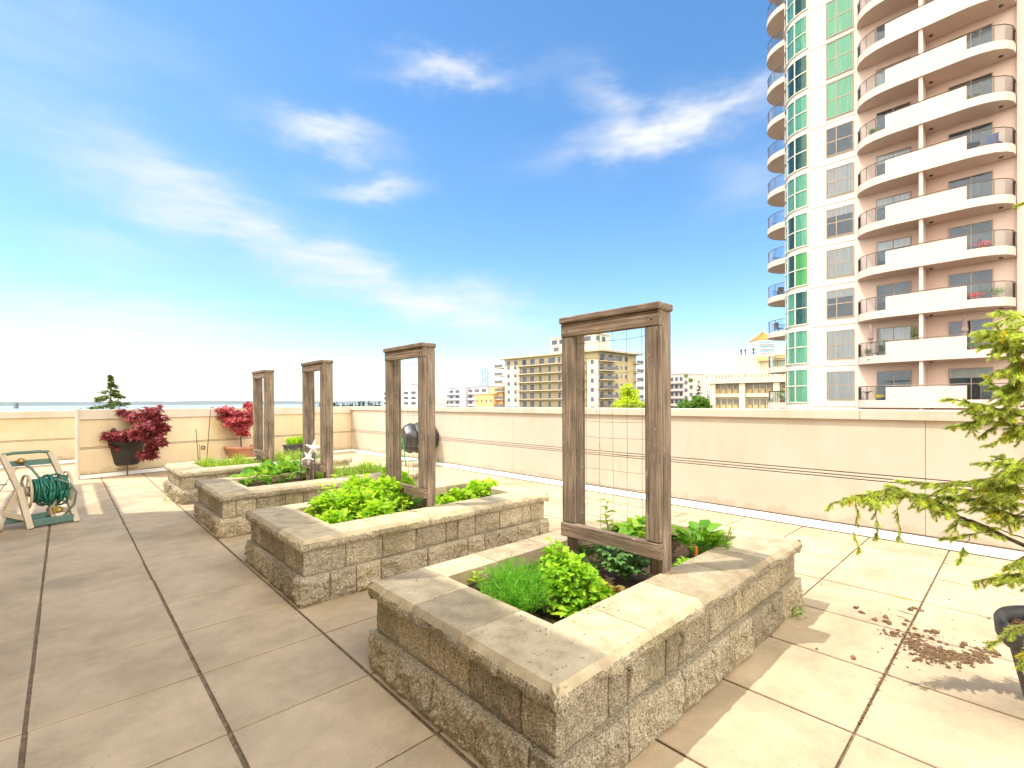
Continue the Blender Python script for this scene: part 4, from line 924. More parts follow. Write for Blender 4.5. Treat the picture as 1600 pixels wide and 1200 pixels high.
M_STEM = mat('green_stem', (.18, .32, .05), rough=.5); M_CHST = mat('chard_red_stem', (.62, .08, .02), (.75, .22, .04), scale=20, rough=.4)
M_DRY = mat('dry_stem', (.25, .2, .1), rough=.9)
ZS = .345
def plant(name, p, label, cat='plant', group=None): return thing(name, p, label, cat, group)
def P(px, py, z=.40): v = at(px, py, z); return (v.x, v.y, ZS)
# --- nearest planter
c = P(812, 938, .40); rn = random.Random(1); t = plant('dill_plant', c, 'feathery bright green dill left of the parsley in the nearest planter')
mb = MB(); sm = MB()
for i in range(140):
    a = rn.random()*6.28; r = rn.random()**.6*.14; b = Vector((c[0]+math.cos(a)*r*.5, c[1]+math.sin(a)*r*.5, ZS)); h = .11+.15*rn.random()*(1-r*2)
    e = b+Vector((math.cos(a)*r*.9+rn.gauss(0, .02), math.sin(a)*r*.9+rn.gauss(0, .02), h)); sm.tube([b, b.lerp(e, .5)+Vector((0, 0, .01)), e], [.002, .0016, .001], 4, False)
    for k in range(75):
        f = .3+.72*rn.random(); q = b.lerp(e, f)+rv(rn, 0, .013); d = (rv(rn, .5, .8)+(e-b).normalized()*.6).normalized(); l = .018+.022*rn.random(); s = d.cross(rv(rn)).normalized()*.0014
        mb.add([q-s, q+s, q+d*l], [(0, 1, 2)])
mb.build('fronds', L_DILL, t); sm.build('stem', M_STEM, t)
c = P(893, 925, .42); rn = random.Random(2); t = plant('parsley_plant', c, 'tallest lime green parsley bush in the middle of the nearest planter')
mb = MB(); st = MB(); bush(mb, c, .16, .17, .25, 1150, .031, rn, LOBE3, 1.1, st=st); bush(mb, (c[0]-.02, c[1]+.06, ZS), .12, .11, .30, 560, .030, rn, LOBE3, 1.1, st=st); bush(mb, (c[0]+.10, c[1]-.03, ZS), .09, .08, .13, 160, .036, rn, LOBE3, 1.1, st=st)
mb.build('leaves', L_PAR, t); st.build('stem', M_STEM, t)
c = P(935, 935, .38); rn = random.Random(12); t = plant('celery_plant', c, 'low rounded-leaf green clump right of the tall parsley, nearest planter')
mb = MB(); st = MB(); bush(mb, c, .085, .08, .10, 120, .036, rn, CRINK, .9, st=st); mb.build('leaves', L_LET, t); st.build('stem', M_STEM, t)
def sprout(px, py, label, seed, n=7, L_=.07, h=.08, m_=None, shape=OVAL, z=.36, name='seedling', sp=.35):
    c = P(px, py, z); rn = random.Random(seed); t = plant(name, c, label); mb = MB(); sm = MB(); top = Vector((c[0], c[1], ZS+h)); sm.tube([(c[0], c[1], ZS-.01), top], [.003, .002], 5)
    for i in range(n):
        a = 2.4*i+rn.random()*.5; f = .35+.65*(i/(n-1)); p_ = Vector((c[0], c[1], ZS+h*f)); leaf(mb, p_, (math.cos(a), math.sin(a), sp+.5*rn.random()), (0, 0, 1), L_*(1.15-.5*f)*(.8+.4*rn.random()), .75, shape, .3, rn)
    mb.build('leaves', m_ or L_LET, t); sm.build('stem', M_STEM, t); return t
sprout(745, 918, 'small pale seedling at the left inner corner of the nearest planter', 3, 8, .06, .10)
sprout(776, 916, 'tiny leafy seedling between the corner seedling and the dill', 4, 9, .042, .08)
sprout(885, 968, 'broad-leaved pale seedling at the near inner corner of the nearest planter', 5, 7, .085, .055)
sprout(912, 958, 'round-leaved lime seedling just right of the near inner corner seedling', 6, 9, .05, .07, L_PAR, CRINK)
c = P(978, 893, .40); rn = random.Random(7); t = plant('potato_plant', c, 'grey-green potato plant under the bottom rail of the nearest trellis')
mb = MB(); sm = MB()
for i in range(16):
    a = rn.random()*6.28; h = .09+.10*rn.random(); b = Vector((c[0], c[1], ZS)); e = b+Vector((math.cos(a)*.11*rn.random(), math.sin(a)*.11*rn.random(), h)); sm.tube([b, e], [.004, .002], 5)
    for k in range(4):
        p_ = b.lerp(e, .4+.2*k); an = a+(k-1.5)*1.3; d = Vector((math.cos(an), math.sin(an), .2)); l = .075; sm.tube([p_, p_+d*l], [.002, .001], 4)
        for q in range(3):
            for sg in (-1, 1): leaf(mb, p_+d*l*(.25+.3*q), d+Vector((-d.y, d.x, 0))*sg*1.1, (0, 0, 1), .036, .95, OVAL, .25, rn)
        leaf(mb, p_+d*l, d, (0, 0, 1), .045, .95, OVAL, .25, rn)
mb.build('leaves', L_POT, t); sm.build('stem', M_STEM, t)
c = P(930, 878, .38); rn = random.Random(8); t = plant('dark_herb', c, 'dark green feathery herb in shade behind the nearest trellis rail')
mb = MB(); bush(mb, c, .16, .11, .13, 520, .028, rn, OVAL, .5); mb.build('leaves', L_DK, t)
c = P(952, 935, .36); rn = random.Random(9); t = plant('red_lettuce', c, 'small reddish lettuce on bare soil in the nearest planter')
mb = MB(); bush(mb, c, .07, .06, .05, 60, .045, rn, CRINK, 1.); mb.build('leaves', L_RED, t)
# bolting stem seen through the mesh
c = P(948, 846, .44); rn = random.Random(10); t = plant('bolting_greens', c, 'tall pale stem with drooping leaves seen through the nearest wire mesh')
sm = MB(); top = Vector((c[0]+.01, c[1], .72)); path = [Vector((c[0], c[1], ZS)), Vector((c[0]+.012, c[1]-.01, .52)), Vector((c[0]-.006, c[1]+.006, .62)), top]; sm.tube(path, [.006, .005, .004, .002], 6); sm.build('stem', M_KALE if False else M_STEM, t)
mb = MB()
for i in range(15):
    f = i/14; z = .43+.29*f; a = 2.4*i; leaf(mb, (c[0]+.004, c[1], z), (math.cos(a), math.sin(a), .75), (0, 0, 1), .095*(1-.55*f)*(.8+.4*rn.random()), .55, CRINK, .55, rn)
mb.build('leaves', L_KALE, t)
c = P(1005, 828, .44); rn = random.Random(11); t = plant('broccoli_plant', c, 'dark crinkled leafy plant behind the mesh at the far side of the nearest planter')
mb = MB(); st = MB(); bush(mb, c, .17, .13, .14, 110, .10, rn, CRINK, .8, st=st); mb.build('leaves', L_STR, t); st.build('stem', M_STEM, t)
c = P(1090, 860, .40); rn = random.Random(13); t = plant('chard_plant', c, 'crinkled chard with an orange-red stem right of the nearest trellis')
mb = MB(); sm = MB(); base = Vector(c)
for i in range(46):
    a = rn.random()*6.28; l = .07+.13*rn.random(); b = base+Vector((math.cos(a)*.03, math.sin(a)*.03, 0)); e = b+Vector((math.cos(a)*.09*rn.random()**.5+rn.gauss(0, .015), math.sin(a)*.09*rn.random()**.5+rn.gauss(0, .015), l)); sm.tube([b, e], [.006 if i < 10 else .003, .003], 5)
    leaf(mb, e-Vector((0, 0, .02)), Vector((math.cos(a)*.7, math.sin(a)*.7, .8)), (0, 0, 1), .07+.045*rn.random(), .85, CRINK, .35, rn)
mb.build('leaves', L_STR, t)
big = MB(); f_ = at(1088, 874, .40); big.bar((f_.x, f_.y, ZS), (f_.x+.01, f_.y+.005, ZS+.13), .022, .010, up=(1, -1, 0)); sm.v += []; sm.build('stem', M_STEM, t); big.build('midrib', M_CHST, t)
c = P(1128, 852, .40); rn = random.Random(14); t = plant('rosemary_plant', c, 'spiky pale green herb at the right end of the nearest planter')
mb = MB(); sm = MB()
for i in range(16):
    a = rn.random()*6.28; b = Vector(c); e = b+Vector((math.cos(a)*.07, math.sin(a)*.07, .08+.09*rn.random())); sm.tube([b, e], .002, 4)
    for k in range(22): q = b.lerp(e, .2+.8*k/21); d = rv(rn, .6, .8).normalized(); leaf(mb, q, d, (0, 0, 1), .032, .22, OVAL, .1)
mb.build('leaves', L_KALE, t); sm.build('stem', M_STEM, t)
c = P(1068, 884, .38); rn = random.Random(15); t = plant('lettuce_seedling', c, 'little lime seedling at the foot of the nearest trellis post'); mb = MB(); bush(mb, c, .045, .045, .06, 50, .035, rn, CRINK, .9); mb.build('leaves', L_PAR, t)
c = P(860, 950, .36); rn = random.Random(16); t = plant('grey_herb', c, 'wispy dry grey herb between the dill and the parsley'); mb = MB()
for i in range(500):
    q = Vector((c[0], c[1], ZS+.05))+rv(rn, 0, .03); d = rv(rn, .5, 1).normalized(); s = d.cross(rv(rn)).normalized()*.001; mb.add([q-s, q+s, q+d*.03], [(0, 1, 2)])
mb.build('fronds', leafmat('grey_fronds', (.2, .24, .12), (.3, .34, .18), (.42, .44, .26), .3), t)
# --- second planter
rn = random.Random(20); c = P(560, 790, .42); t = plant('lettuce_patch', c, 'big bushy bright green mass of leaves in the left half of the second planter')
mb = MB(); st = MB()
for (px, py, r, h, n) in ((520, 798, .20, .17, 360), (560, 800, .20, .19, 360), (600, 790, .22, .24, 460), (560, 778, .22, .20, 360), (625, 778, .17, .25, 330), (590, 806, .15, .14, 260), (520, 812, .13, .10, 200)):
    q = P(px, py, .42); bush(mb, q, r, r*.9, h*1.3, int(n*1.35), .055, rn, LOBE3, .95, st=st)
for _ in range(46):
    q = P(rn.uniform(500, 635), rn.uniform(770, 806), .42); h = .14+.16*rn.random(); e = Vector(q)+Vector((rn.gauss(0, .05), rn.gauss(0, .05), h)); st.tube([q, Vector(q).lerp(e, .5)+Vector((0, 0, .01)), e], [.003, .002, .001], 4, False)
    for k in range(6): a = rn.random()*6.28; leaf(mb, Vector(q).lerp(e, .55+.09*k), (math.cos(a), math.sin(a), .5), (0, 0, 1), .035+.045*rn.random(), .8, LOBE3, .35, rn)
mb.build('leaves', L_LET, t); st.build('stem', M_STEM, t)
c = P(735, 775, .40); rn = random.Random(21); t = plant('strawberry_patch', c, 'lower bright green clump right of the trellis in the second planter'); mb = MB()
for (px, py, r, h, n) in ((715, 778, .16, .10, 240), (745, 770, .18, .14, 300), (765, 766, .14, .12, 200), (695, 785, .12, .08, 150)): bush(mb, P(px, py, .40), r, r*.8, h*1.2, int(n*1.2), .05, rn, CRINK, .9)
mb.build('leaves', L_LET, t)
c = P(708, 770, .40); t = plant('dead_shrub', c, 'small dried dark stems beside the right clump of the second planter'); mb = MB()
for i in range(26): a = rn.random()*6.28; mb.tube([(c[0], c[1], ZS), (c[0]+math.cos(a)*.04, c[1]+math.sin(a)*.04, ZS+.06), (c[0]+math.cos(a)*.08, c[1]+math.sin(a)*.08, ZS+.08+.05*rn.random())], [.003, .002, .001], 4)
mb.build('stem', M_BARK, t)
c = P(655, 790, .38); rn = random.Random(22); t = plant('trailing_herb', c, 'dark low leaves under the rail of the second trellis'); mb = MB(); bush(mb, c, .16, .12, .10, 260, .035, rn, OVAL, .8); mb.build('leaves', L_DK, t)
c = P(612, 748, .42); rn = random.Random(24); t = plant('fennel_plant', c, 'tall feathery green tuft at the back of the second planter beside the trellis post'); mb = MB(); bush(mb, c, .12, .10, .30, 380, .05, rn, LOBE3, .6); mb.build('leaves', L_PAR, t)
# --- third planter
rn = random.Random(30); c = P(420, 742, .42); t = plant('spinach_patch', c, 'low glossy broad-leaved greens in the left half of the third planter'); mb = MB(); st = MB()
for (px, py, r, h, n) in ((395, 748, .22, .10, 130), (430, 743, .24, .14, 170), (460, 740, .24, .14, 170), (410, 738, .2, .12, 120), (478, 738, .18, .10, 100), (450, 734, .2, .14, 110)): bush(mb, P(px, py, .42), r, r*.8, h*1.25, int(n*1.2), .095, rn, OVAL, .95, st=st, tilt=1.)
mb.build('leaves', L_STR, t); st.build('stem', M_STEM, t)
def grass(name, x0, x1, y0, y1, n, h, seed, label, lean=.3, w=.004, kind='stuff', cat='grass', z=ZS, m_=None):
    rn = random.Random(seed); mb = MB()
    for _ in range(n):
        x, y = lerp(x0, x1, rn.random()), lerp(y0, y1, rn.random()); k = .45+.75*max(0, .6+noise.noise((x*6, y*6, seed))); l = h*k*(.5+.8*rn.random()); a = rn.random()*6.28; d = Vector((math.cos(a), math.sin(a), 0)); s = Vector((-d.y, d.x, 0))*w*(.6+.6*rn.random()); b = Vector((x, y, z-.01)); ln_ = lean*(.3+rn.random())*l
        m1 = b+Vector((0, 0, l*.55))+d*ln_*.35; e = b+Vector((0, 0, l*(1-.25*lean)))+d*ln_
        mb.add([b-s, b+s, m1+s*.8, m1-s*.8, e], [(0, 1, 2, 3), (3, 2, 4)])
    o = mb.build(name, m_ or L_GR); tag(o, label, cat, kind=kind); return o
x0, y0 = PL[2]
grass('long_grass', 2.55, 3.40, y0+.36, y0+1.08, 1900, .22, 31, 'long grass and onion tops right of the trellis in the third planter', .7, .0045)
grass('grass_tuft', 3.15, 3.4, y0+.75, y0+1.08, 200, .26, 35, 'tuft of tall thin blades at the far right of the third planter', .5, .004)
x0, y0 = PL[3]
grass('bright_grass', 1.55, 2.33, y0+.36, y0+1.08, 3200, .20, 32, 'bright grass filling the left half of the farthest planter', .5, .005)
grass('dense_grass', 2.52, 3.38, y0+.36, y0+1.08, 3200, .22, 33, 'dense bright grass right of the farthest trellis', .6, .005)
grass('herb_carpet', 3.1, 3.4, PL[1][1]+.36, PL[1][1]+1.0, 260, .07, 34, 'sparse grass at the right end of the second planter', .5, .004)
# weeds at the foot of blocks
def weed(px, py, label, seed, r=.05, h=.05, n=26):
    v = at(px, py, 0); rn = random.Random(seed); t = plant('weed', (v.x, v.y, 0), label, 'weed'); mb = MB(); bush(mb, (v.x, v.y, 0), r, r, h, n, .03, rn, OVAL, .7); mb.build('leaves', L_STR, t)
weed(1246, 966, 'small weed at the right foot of the nearest planter', 1, .05, .05)
weed(266, 782, 'small weed at the sunlit left foot of the farthest planter', 2, .08, .08, 40)
# garden stakes and the white star
M_BAM = mat('dark_bamboo', (.06, .06, .05), rough=.6); M_WSTAR = mat('white_painted_metal', (.80, .79, .75), rough=.4)
def stake(px, pyb, pyt, label, group, r=.005, lean=0, zb=.36, D=None):
    b = at(px, pyb, .40); D = D or (b-Vector((0, 0, H))).dot(F1); b = atd(px, pyb, D); e = atd(px+lean, pyt, D); o = MB().tube([(b.x, b.y, zb-.05), (e.x, e.y, e.z)], r, 6).build('garden_stake', M_BAM); tag(o, label, 'stake', group)
g = 'thin dark stakes in the planters'
stake(311, 724, 670, 'thin dark stake leaning at the left end of the farthest planter', g, .006, -5)
stake(313, 724, 694, 'shortest dark stake at the left end of the farthest planter', g, .005, -1)
stake(322, 722, 640, 'tallest dark stake at the left end of the farthest planter', g, .006, 7)
stake(470, 742, 708, 'short dark stake left of the white star in the third planter', g, .006, D=6.1)
stake(492, 745, 708, 'short dark stake right of the white star in the third planter', g, .006, D=6.1)
D = 6.12; b = atd(485, 745, D); cst = atd(488, 707, D); t = thing('star_stake', (b.x, b.y, .36), 'white star garden ornament on a thin stake in front of the third trellis', 'garden ornament')
mb = MB(); mb.tube([(b.x, b.y, .33), (cst.x, cst.y, cst.z)], .005, 6); mb.build('stake', M_BAM, t)
mb = MB()
for (ox, oz, r, ro) in ((.02, .05, .13, .2), (-.05, -.07, .10, .9)):
    vs = []; cc = cst+Vector((_R.x*ox, _R.y*ox, oz)); nf = -_F
    for i in range(10): a = ro+math.pi*i/5; q = r if i % 2 == 0 else r*.38; vs.append(cc+_R*(q*math.cos(a))+_Z*(q*math.sin(a)))
    vs += [cc+nf*.03, cc-nf*.02]; mb.add(vs, [(10, i, (i+1) % 10) for i in range(10)]+[(11, (i+1) % 10, i) for i in range(10)])
mb.build('star', M_WSTAR, t)

# ---------------------------------------------------------------- potted maples
L_MAP = leafmat('purple_maple_leaves', (.11, .018, .028), (.21, .03, .045), (.40, .08, .09), .26)
L_MAP2 = leafmat('scarlet_maple_leaves', (.22, .03, .045), (.38, .05, .07), (.56, .13, .13), .28)
def cluster(mb, c, rx, ry, rz, n, L_, rn, shape=MAPLE):
    for _ in range(n):
        v = rv(rn).normalized()*rn.random()**.45; p_ = Vector(c)+Vector((v.x*rx, v.y*ry, v.z*rz)); d = Vector((v.x, v.y, -.25))+rv(rn, 0, .5); leaf(mb, p_, d, Vector((0, 0, 1))+rv(rn, 0, .4), L_*(.6+.7*rn.random()), 1., shape, .3, rn)
def maple(name, D, base, clusters, label, m_, pot, stand, seed, limbs, L_=.075):
    rn = random.Random(seed); b = atd(*base, D); pot(b, None) if False else None
    t = thing(name, (b.x, b.y, 0), label, 'potted tree'); pot(b, t)
    mb = MB()
    for l in limbs: mb.tube([atd(px, py, D+dd) for (px, py, dd) in l], [max(.018-.004*i, .004) for i in range(len(l))], 6)
    mb.build('trunk', M_BARK, t)
    mb = MB()
    for (px, py, w, h, n) in clusters:
        dd = rn.uniform(-.42, -.06); s = (D+dd)/FPX; cluster(mb, atd(px, py, D+dd), w*s, w*s, h*s, n, L_, rn)
    mb.build('foliage', m_, t); return t, b
M_POTK = mat('dark_plastic_pot', (.035, .034, .034), (.05, .048, .046), scale=4, rough=.55)
D1 = 9.75; 
vb = at(197, 741, 0); D1 = (vb-Vector((0, 0, H))).dot(F1); zt1 = H-(689-634.5)/FPX*D1; zb1 = H-(727-634.5)/FPX*D1
def pot1(b, t):
    x, y = vb.x, vb.y; s = D1/FPX; r1, r0 = 24*s, 17*s
    T = Matrix.Translation((x, y, zb1)); h = zt1-zb1; mb = MB(); mb.T = T
    mb.lathe([(0, 0), (r0, 0), (r0*1.03, .02), (r1*.97, h*.80), (r1*1.0, h*.80), (r1*1.04, h), (r1*.95, h), (r1*.93, h*.85), (0, h*.85)], (0, 0, 0), 28); mb.build('pot', M_POTK, t)
maple('potted_maple', D1, (197, 735), [(166, 686, 13, 8, 90), (180, 680, 14, 9, 130), (163, 698, 9, 9, 70), (185, 698, 14, 8, 130), (200, 680, 15, 9, 140), (160, 708, 7, 6, 40), (172, 705, 8, 6, 50), (215, 676, 11, 10, 90),
    (200, 646, 10, 6, 50), (215, 652, 14, 9, 110), (232, 645, 14, 10, 120), (245, 655, 14, 10, 130), (230, 662, 16, 9, 130), (250, 672, 11, 9, 90), (258, 668, 7, 8, 40), (235, 680, 12, 12, 110), (246, 690, 11, 8, 80), (236, 700, 10, 9, 90), (228, 710, 10, 6, 70), (243, 640, 8, 5, 40), (188, 641, 5, 4, 14), (240, 712, 6, 5, 30)],
    'purple-red weeping maple in a dark pot, left of the two potted maples by the wall', L_MAP, pot1, None, 5, [[(198, 690, 0), (210, 672, 0), (222, 655, 0), (240, 648, 0)], [(200, 690, 0), (215, 680, .1), (232, 680, .1), (233, 705, .1)], [(196, 692, 0), (180, 684, 0), (165, 690, 0)], [(212, 660, 0), (203, 652, 0), (190, 643, 0)]], L_=.085)
t = thing('plant_stand', (vb.x, vb.y, 0), 'thin black wire stand under the dark pot of the purple maple', 'plant stand')
mb = MB(); s = D1/FPX; r_ = 15*s
mb.tube([(vb.x+r_*math.cos(a*math.pi/12), vb.y+r_*math.sin(a*math.pi/12), zb1-.012) for a in range(25)], .011, 6); mb.tube([(vb.x+r_*.96*math.cos(a*math.pi/12), vb.y+r_*.96*math.sin(a*math.pi/12), zb1-.09) for a in range(25)], .008, 6); mb.build('ring', M_RAIL, t)
for k in range(4): a = YAW*-1+math.pi/4+k*math.pi/2; mb = MB(); mb.tube([(vb.x+r_*math.cos(a), vb.y+r_*math.sin(a), zb1-.01), (vb.x+r_*math.cos(a), vb.y+r_*math.sin(a), 0)], .011, 6); mb.build('leg', M_RAIL, t)
D2 = 11.3
tb = atd(378, 712, D2)
def pot2(b, t):
    s = D2/FPX; zt = H-(699-633)/FPX*D2; r1 = 24*s; h = zt; mb = MB(); mb.T = Matrix.Translation((tb.x, tb.y, 0))
    mb.lathe([(0, 0), (r1*.66, 0), (r1*.70, .03), (r1*.88, h*.84), (r1*.98, h*.86), (r1*1.02, h), (r1*.92, h), (r1*.85, h*.88), (0, h*.88)], (0, 0, 0), 28); mb.build('pot', M_TERR, t)
maple('potted_maple', D2, (378, 712), [(338, 642, 12, 5, 80), (352, 640, 12, 5, 80), (350, 651, 13, 5, 90), (366, 646, 11, 5, 80), (368, 656, 14, 6, 110), (384, 648, 12, 6, 90), (388, 632, 7, 4, 40), (360, 661, 12, 4, 70), (378, 664, 13, 5, 100), (386, 661, 9, 5, 60), (375, 671, 11, 4, 60), (380, 677, 11, 4, 60), (394, 640, 8, 6, 40), (330, 643, 6, 3, 25), (395, 655, 8, 8, 50)],
    'scarlet tiered maple in the terracotta pot, right one of the two potted maples', L_MAP2, pot2, None, 6, [[(377, 702, 0), (376, 680, 0), (374, 664, 0), (360, 652, 0), (340, 643, 0)], [(376, 676, 0), (384, 660, 0), (390, 640, 0)]], L_=.085)
# black box planter with shoots behind the farthest planter
D3 = 11.6; b = atd(464, 704, D3); t = thing('window_box', (b.x, b.y, 0), 'black plastic trough of green shoots behind the farthest planter', 'planter box')
T = Matrix.Translation((b.x, b.y, 0)) @ Matrix.Rotation(.2, 4, 'Z'); mb = MB(); mb.T = T; zt = H-(697-633)/FPX*D3
mb.box(-.28, .28, -.11, .11, 0, zt, bev=.012); mb.box(-.30, .30, -.13, .13, zt-.04, zt+.003, bev=.01); mb.build('trough', M_POTK, t)
rn = random.Random(3); mb = MB(); mb.T = None
for i in range(160):
    x, y = rn.uniform(-.26, .26), rn.uniform(-.09, .09); q = T @ Vector((x, y, zt)); d = rv(rn, 2.2, .5).normalized(); leaf(mb, q, d, (0, 0, 1)+Vector((rn.gauss(0, 1), rn.gauss(0, 1), 0)) if False else rv(rn), .10+.12*rn.random(), .12, OVAL, .2)
mb.build('shoots', L_PAR, t)

# ---------------------------------------------------------------- compost tumbler
M_BLK = mat('black_plastic', (.022, .022, .025), (.035, .035, .038), scale=5, rough=.42, spec=.6); M_GST = mat('green_painted_steel', (.05, .32, .10), rough=.4)
v0 = at(668, 729, 0); Dc = (v0-Vector((0, 0, H))).dot(F1)+.15; cc = atd(655, 684, Dc); t = thing('compost_tumbler', (cc.x, cc.y, 0), 'black ribbed compost tumbler drum on green steel legs by the right parapet', 'compost tumbler')
s = Dc/FPX; rr = 23*s; hl = 26*s; ax = (_R*.86+_F*.5).normalized(); T = Matrix.Translation(cc) @ Matrix(((ax.x, -ax.y, 0, 0), (ax.y, ax.x, 0, 0), (0, 0, 1, 0), (0, 0, 0, 1)))
mb = MB(); mb.T = T; prof = [(0, -hl), (rr*.62, -hl), (rr*.8, -hl*.93)]
n = 18; vs = []; fs = []; K = 12
for i in range(K+1):
    xx = -hl+2*hl*i/K; e = abs(2*i/K-1)
    for j in range(n*2):
        a = math.pi*j/n; r = rr*(1-.28*e**4)*(1+.04*(1 if (j//3) % 2 else -1))*(1-.09*(1 if i in (4, 8) else 0)); vs.append((xx, r*math.cos(a), r*math.sin(a)))
m2 = 2*n
for i in range(K):
    for j in range(m2): fs.append((i*m2+j, i*m2+(j+1) % m2, (i+1)*m2+(j+1) % m2, (i+1)*m2+j))
fs += [tuple(range(m2))[::-1], tuple(K*m2+j for j in range(m2))]; mb.smooth = True; mb.add(vs, fs); dr = mb.build('drum', M_BLK, t); dr.data.set_sharp_from_angle(angle=R(32))
mb = MB(); mb.T = T; mb.box(-hl*.32, hl*.32, -rr*1.06, -rr*.93, -rr*.32, rr*.34, bev=.02); mb.box(-hl*.1, hl*.1, -rr*1.1, -rr*1.0, -rr*.3, -rr*.2, bev=.01); mb.build('hatch', M_BLK, dr)
for sx in (-1, 1):
    mb = MB(); mb.T = T; x = sx*hl*1.02; mb.tube([(x, -rr*.75, -cc.z), (x, -rr*.12, -.1), (x, 0, 0), (x, rr*.12, -.1), (x, rr*.75, -cc.z)], .014, 8); mb.tube([(x, -rr*.5, -cc.z+.22), (x, rr*.5, -cc.z+.22)], .011, 6); mb.build('leg', M_GST, t)
mb = MB(); mb.T = T; mb.tube([(-hl*1.02, 0, 0), (hl*1.02, 0, 0)], .016, 8); mb.tube([(-hl*1.02, rr*.6, -cc.z+.1), (hl*1.02, rr*.6, -cc.z+.1)], .012, 8); mb.build('axle', M_GST, t)

# ---------------------------------------------------------------- hose reel cart
M_TPL = mat('beige_plastic', (.50, .40, .28), (.58, .48, .35), scale=6, rough=.45); M_GPL = mat('green_plastic', (.09, .17, .14), (.13, .22, .18), scale=6, rough=.45); M_HOSE = mat('green_hose', (.02, .16, .11), (.04, .22, .15), scale=9, rough=.4); M_HOSE2 = mat('grey_green_hose', (.16, .22, .17), rough=.45); M_BRASS = mat('brass', (.45, .30, .08), rough=.35, metal=.6)
o_ = at(47, 827, 0); o2 = at(119, 815, 0)
T, wid = frame2d((o_.x, o_.y), (o2.x, o2.y), 1); ct = (o_+o2)/2; hr = .84
t = thing('hose_reel_cart', (ct.x, ct.y, 0), 'beige and green plastic hose reel cart with wound green hose at the left', 'hose reel')
T = T @ Matrix.Translation((0, 0, 0)); W_ = wid
def B2(f): m_ = MB(); m_.T = T; f(m_); return m_
# local: x across (right), y towards the camera, z up. the frame leans back (handle away from camera, to the left)
for i, x in enumerate((0, W_)):
    def f(m_, x=x):
        m_.bar((x, .0, 0), (x-.05, -.17, .46), .055, .075, up=(0, 1, 0)); m_.bar((x-.05, -.17, .44), (x-.16, -.27, hr), .05, .07, up=(0, 1, 0))
        m_.bar((x-.05, -.16, .47), (x-.20, -.17, .10), .045, .06, up=(0, 1, 0)); m_.bar((x-.02, -.05, .12), (x-.19, -.16, .20), .035, .05, up=(0, 0, 1))
        m_.bar((x-.04, -.13, .33), (x-.14, -.16, .27), .03, .04)
    B2(f).build('side_frame', M_TPL, t)
B2(lambda m_: (m_.tube([(-.16, -.27, hr), (-.06, -.285, hr+.012), (W_-.25, -.285, hr+.012), (W_-.16, -.27, hr)], .018, 8))).build('handle', M_GPL, t)
B2(lambda m_: m_.box(-.12, W_-.14, -.27, -.24, .70, .765, bev=.008)).build('cross_bar', M_GPL, t)
B2(lambda m_: m_.box(.02, W_-.02, -.03, .02, .02, .10, bev=.01)).build('front_foot', M_GPL, t)
B2(lambda m_: m_.box(-.20, W_-.22, -.19, -.14, .07, .14, bev=.01)).build('tray', M_GPL, t)
yc, zc, xr = -.20, .40, W_*.5
for xx in (.02, W_-.03):
    def f(m_, xx=xx):
        m_.lathe([(.185, -.012), (.20, -.012), (.20, .012), (.185, .012), (.185, -.012)], (xx, yc, zc), 30, 'x')
        for k in range(5): a = k*1.2566; m_.bar((xx, yc, zc), (xx, yc+.19*math.cos(a), zc+.19*math.sin(a)), .012, .025)
        m_.lathe([(0, -.014), (.05, -.014), (.05, .014), (0, .014)], (xx, yc, zc), 14, 'x')
    B2(f).build('reel_flange', M_TPL, t)
B2(lambda m_: m_.lathe([(.06, .04), (.06, W_-.04)], (0, yc, zc), 20, 'x')).build('reel_drum', M_GPL, t)
def hosef(m_):
    pts = []; turns = 0
    for layer, (r, a_, b_) in enumerate(((.085, .06, W_-.06), (.11, W_-.06, .07), (.135, .075, W_-.075))):
        n = int(abs(b_-a_)/.022)*14
        for i in range(n+1): th = 2*math.pi*i/14; pts.append((lerp(a_, b_, i/n), yc+r*math.cos(th), zc+r*math.sin(th)))
    m_.tube(pts, .0105, 7)
    rn_ = random.Random(4)
    for k in range(9):      # loose loops
        x = W_*.38+rn_.random()*W_*.45; q = []
        for i in range(21): th = 2*math.pi*i/20; q.append((x+.05*math.sin(th+k), yc+.01+(.15+.018*(k % 3))*math.cos(th), zc-.01+(.15+.018*(k % 3))*math.sin(th)))
        m_.tube(q, .0105, 7)
B2(hosef).build('wound_hose', M_HOSE, t)
def hose2(m_):
    m_.tube([(.0, -.22, .74), (.07, -.20, .66), (.12, -.17, .56), (.13, -.12, .48)], .013, 8)
    q = [(W_*.45, yc+.06, .50), (W_*.62, yc+.17, .53), (W_*.85, yc+.23, .47), (W_*.98, yc+.24, .36), (W_*.96, yc+.20, .22), (W_*.8, yc+.14, .10), (W_*.55, yc+.16, .05), (W_*.4, yc+.18, .035)]
    m_.tube([Vector(q[i]).lerp(Vector(q[i+1]), f/4) for i in range(len(q)-1) for f in range(4)]+[Vector(q[-1])], .012, 8)
B2(hose2).build('loose_hose', M_HOSE2, t)
def star(m_): m_.lathe([(0, 0), (.03, .0), (.045, .02), (.02, .05), (0, .06)], (-.02, -.22, .74), 7); m_.bar((-.06, -.22, .76), (.02, -.21, .775), .02)
B2(star).build('tap_fitting', M_BRASS, t)
B2(lambda m_: (m_.lathe([(.0, -.03), (.028, -.03), (.028, .03), (0, .03)], (W_-.14, -.05, .16), 12, 'x'), m_.box(W_-.2, W_-.12, -.08, -.03, .13, .2, bev=.01))).build('hose_connector', M_BRASS, t)
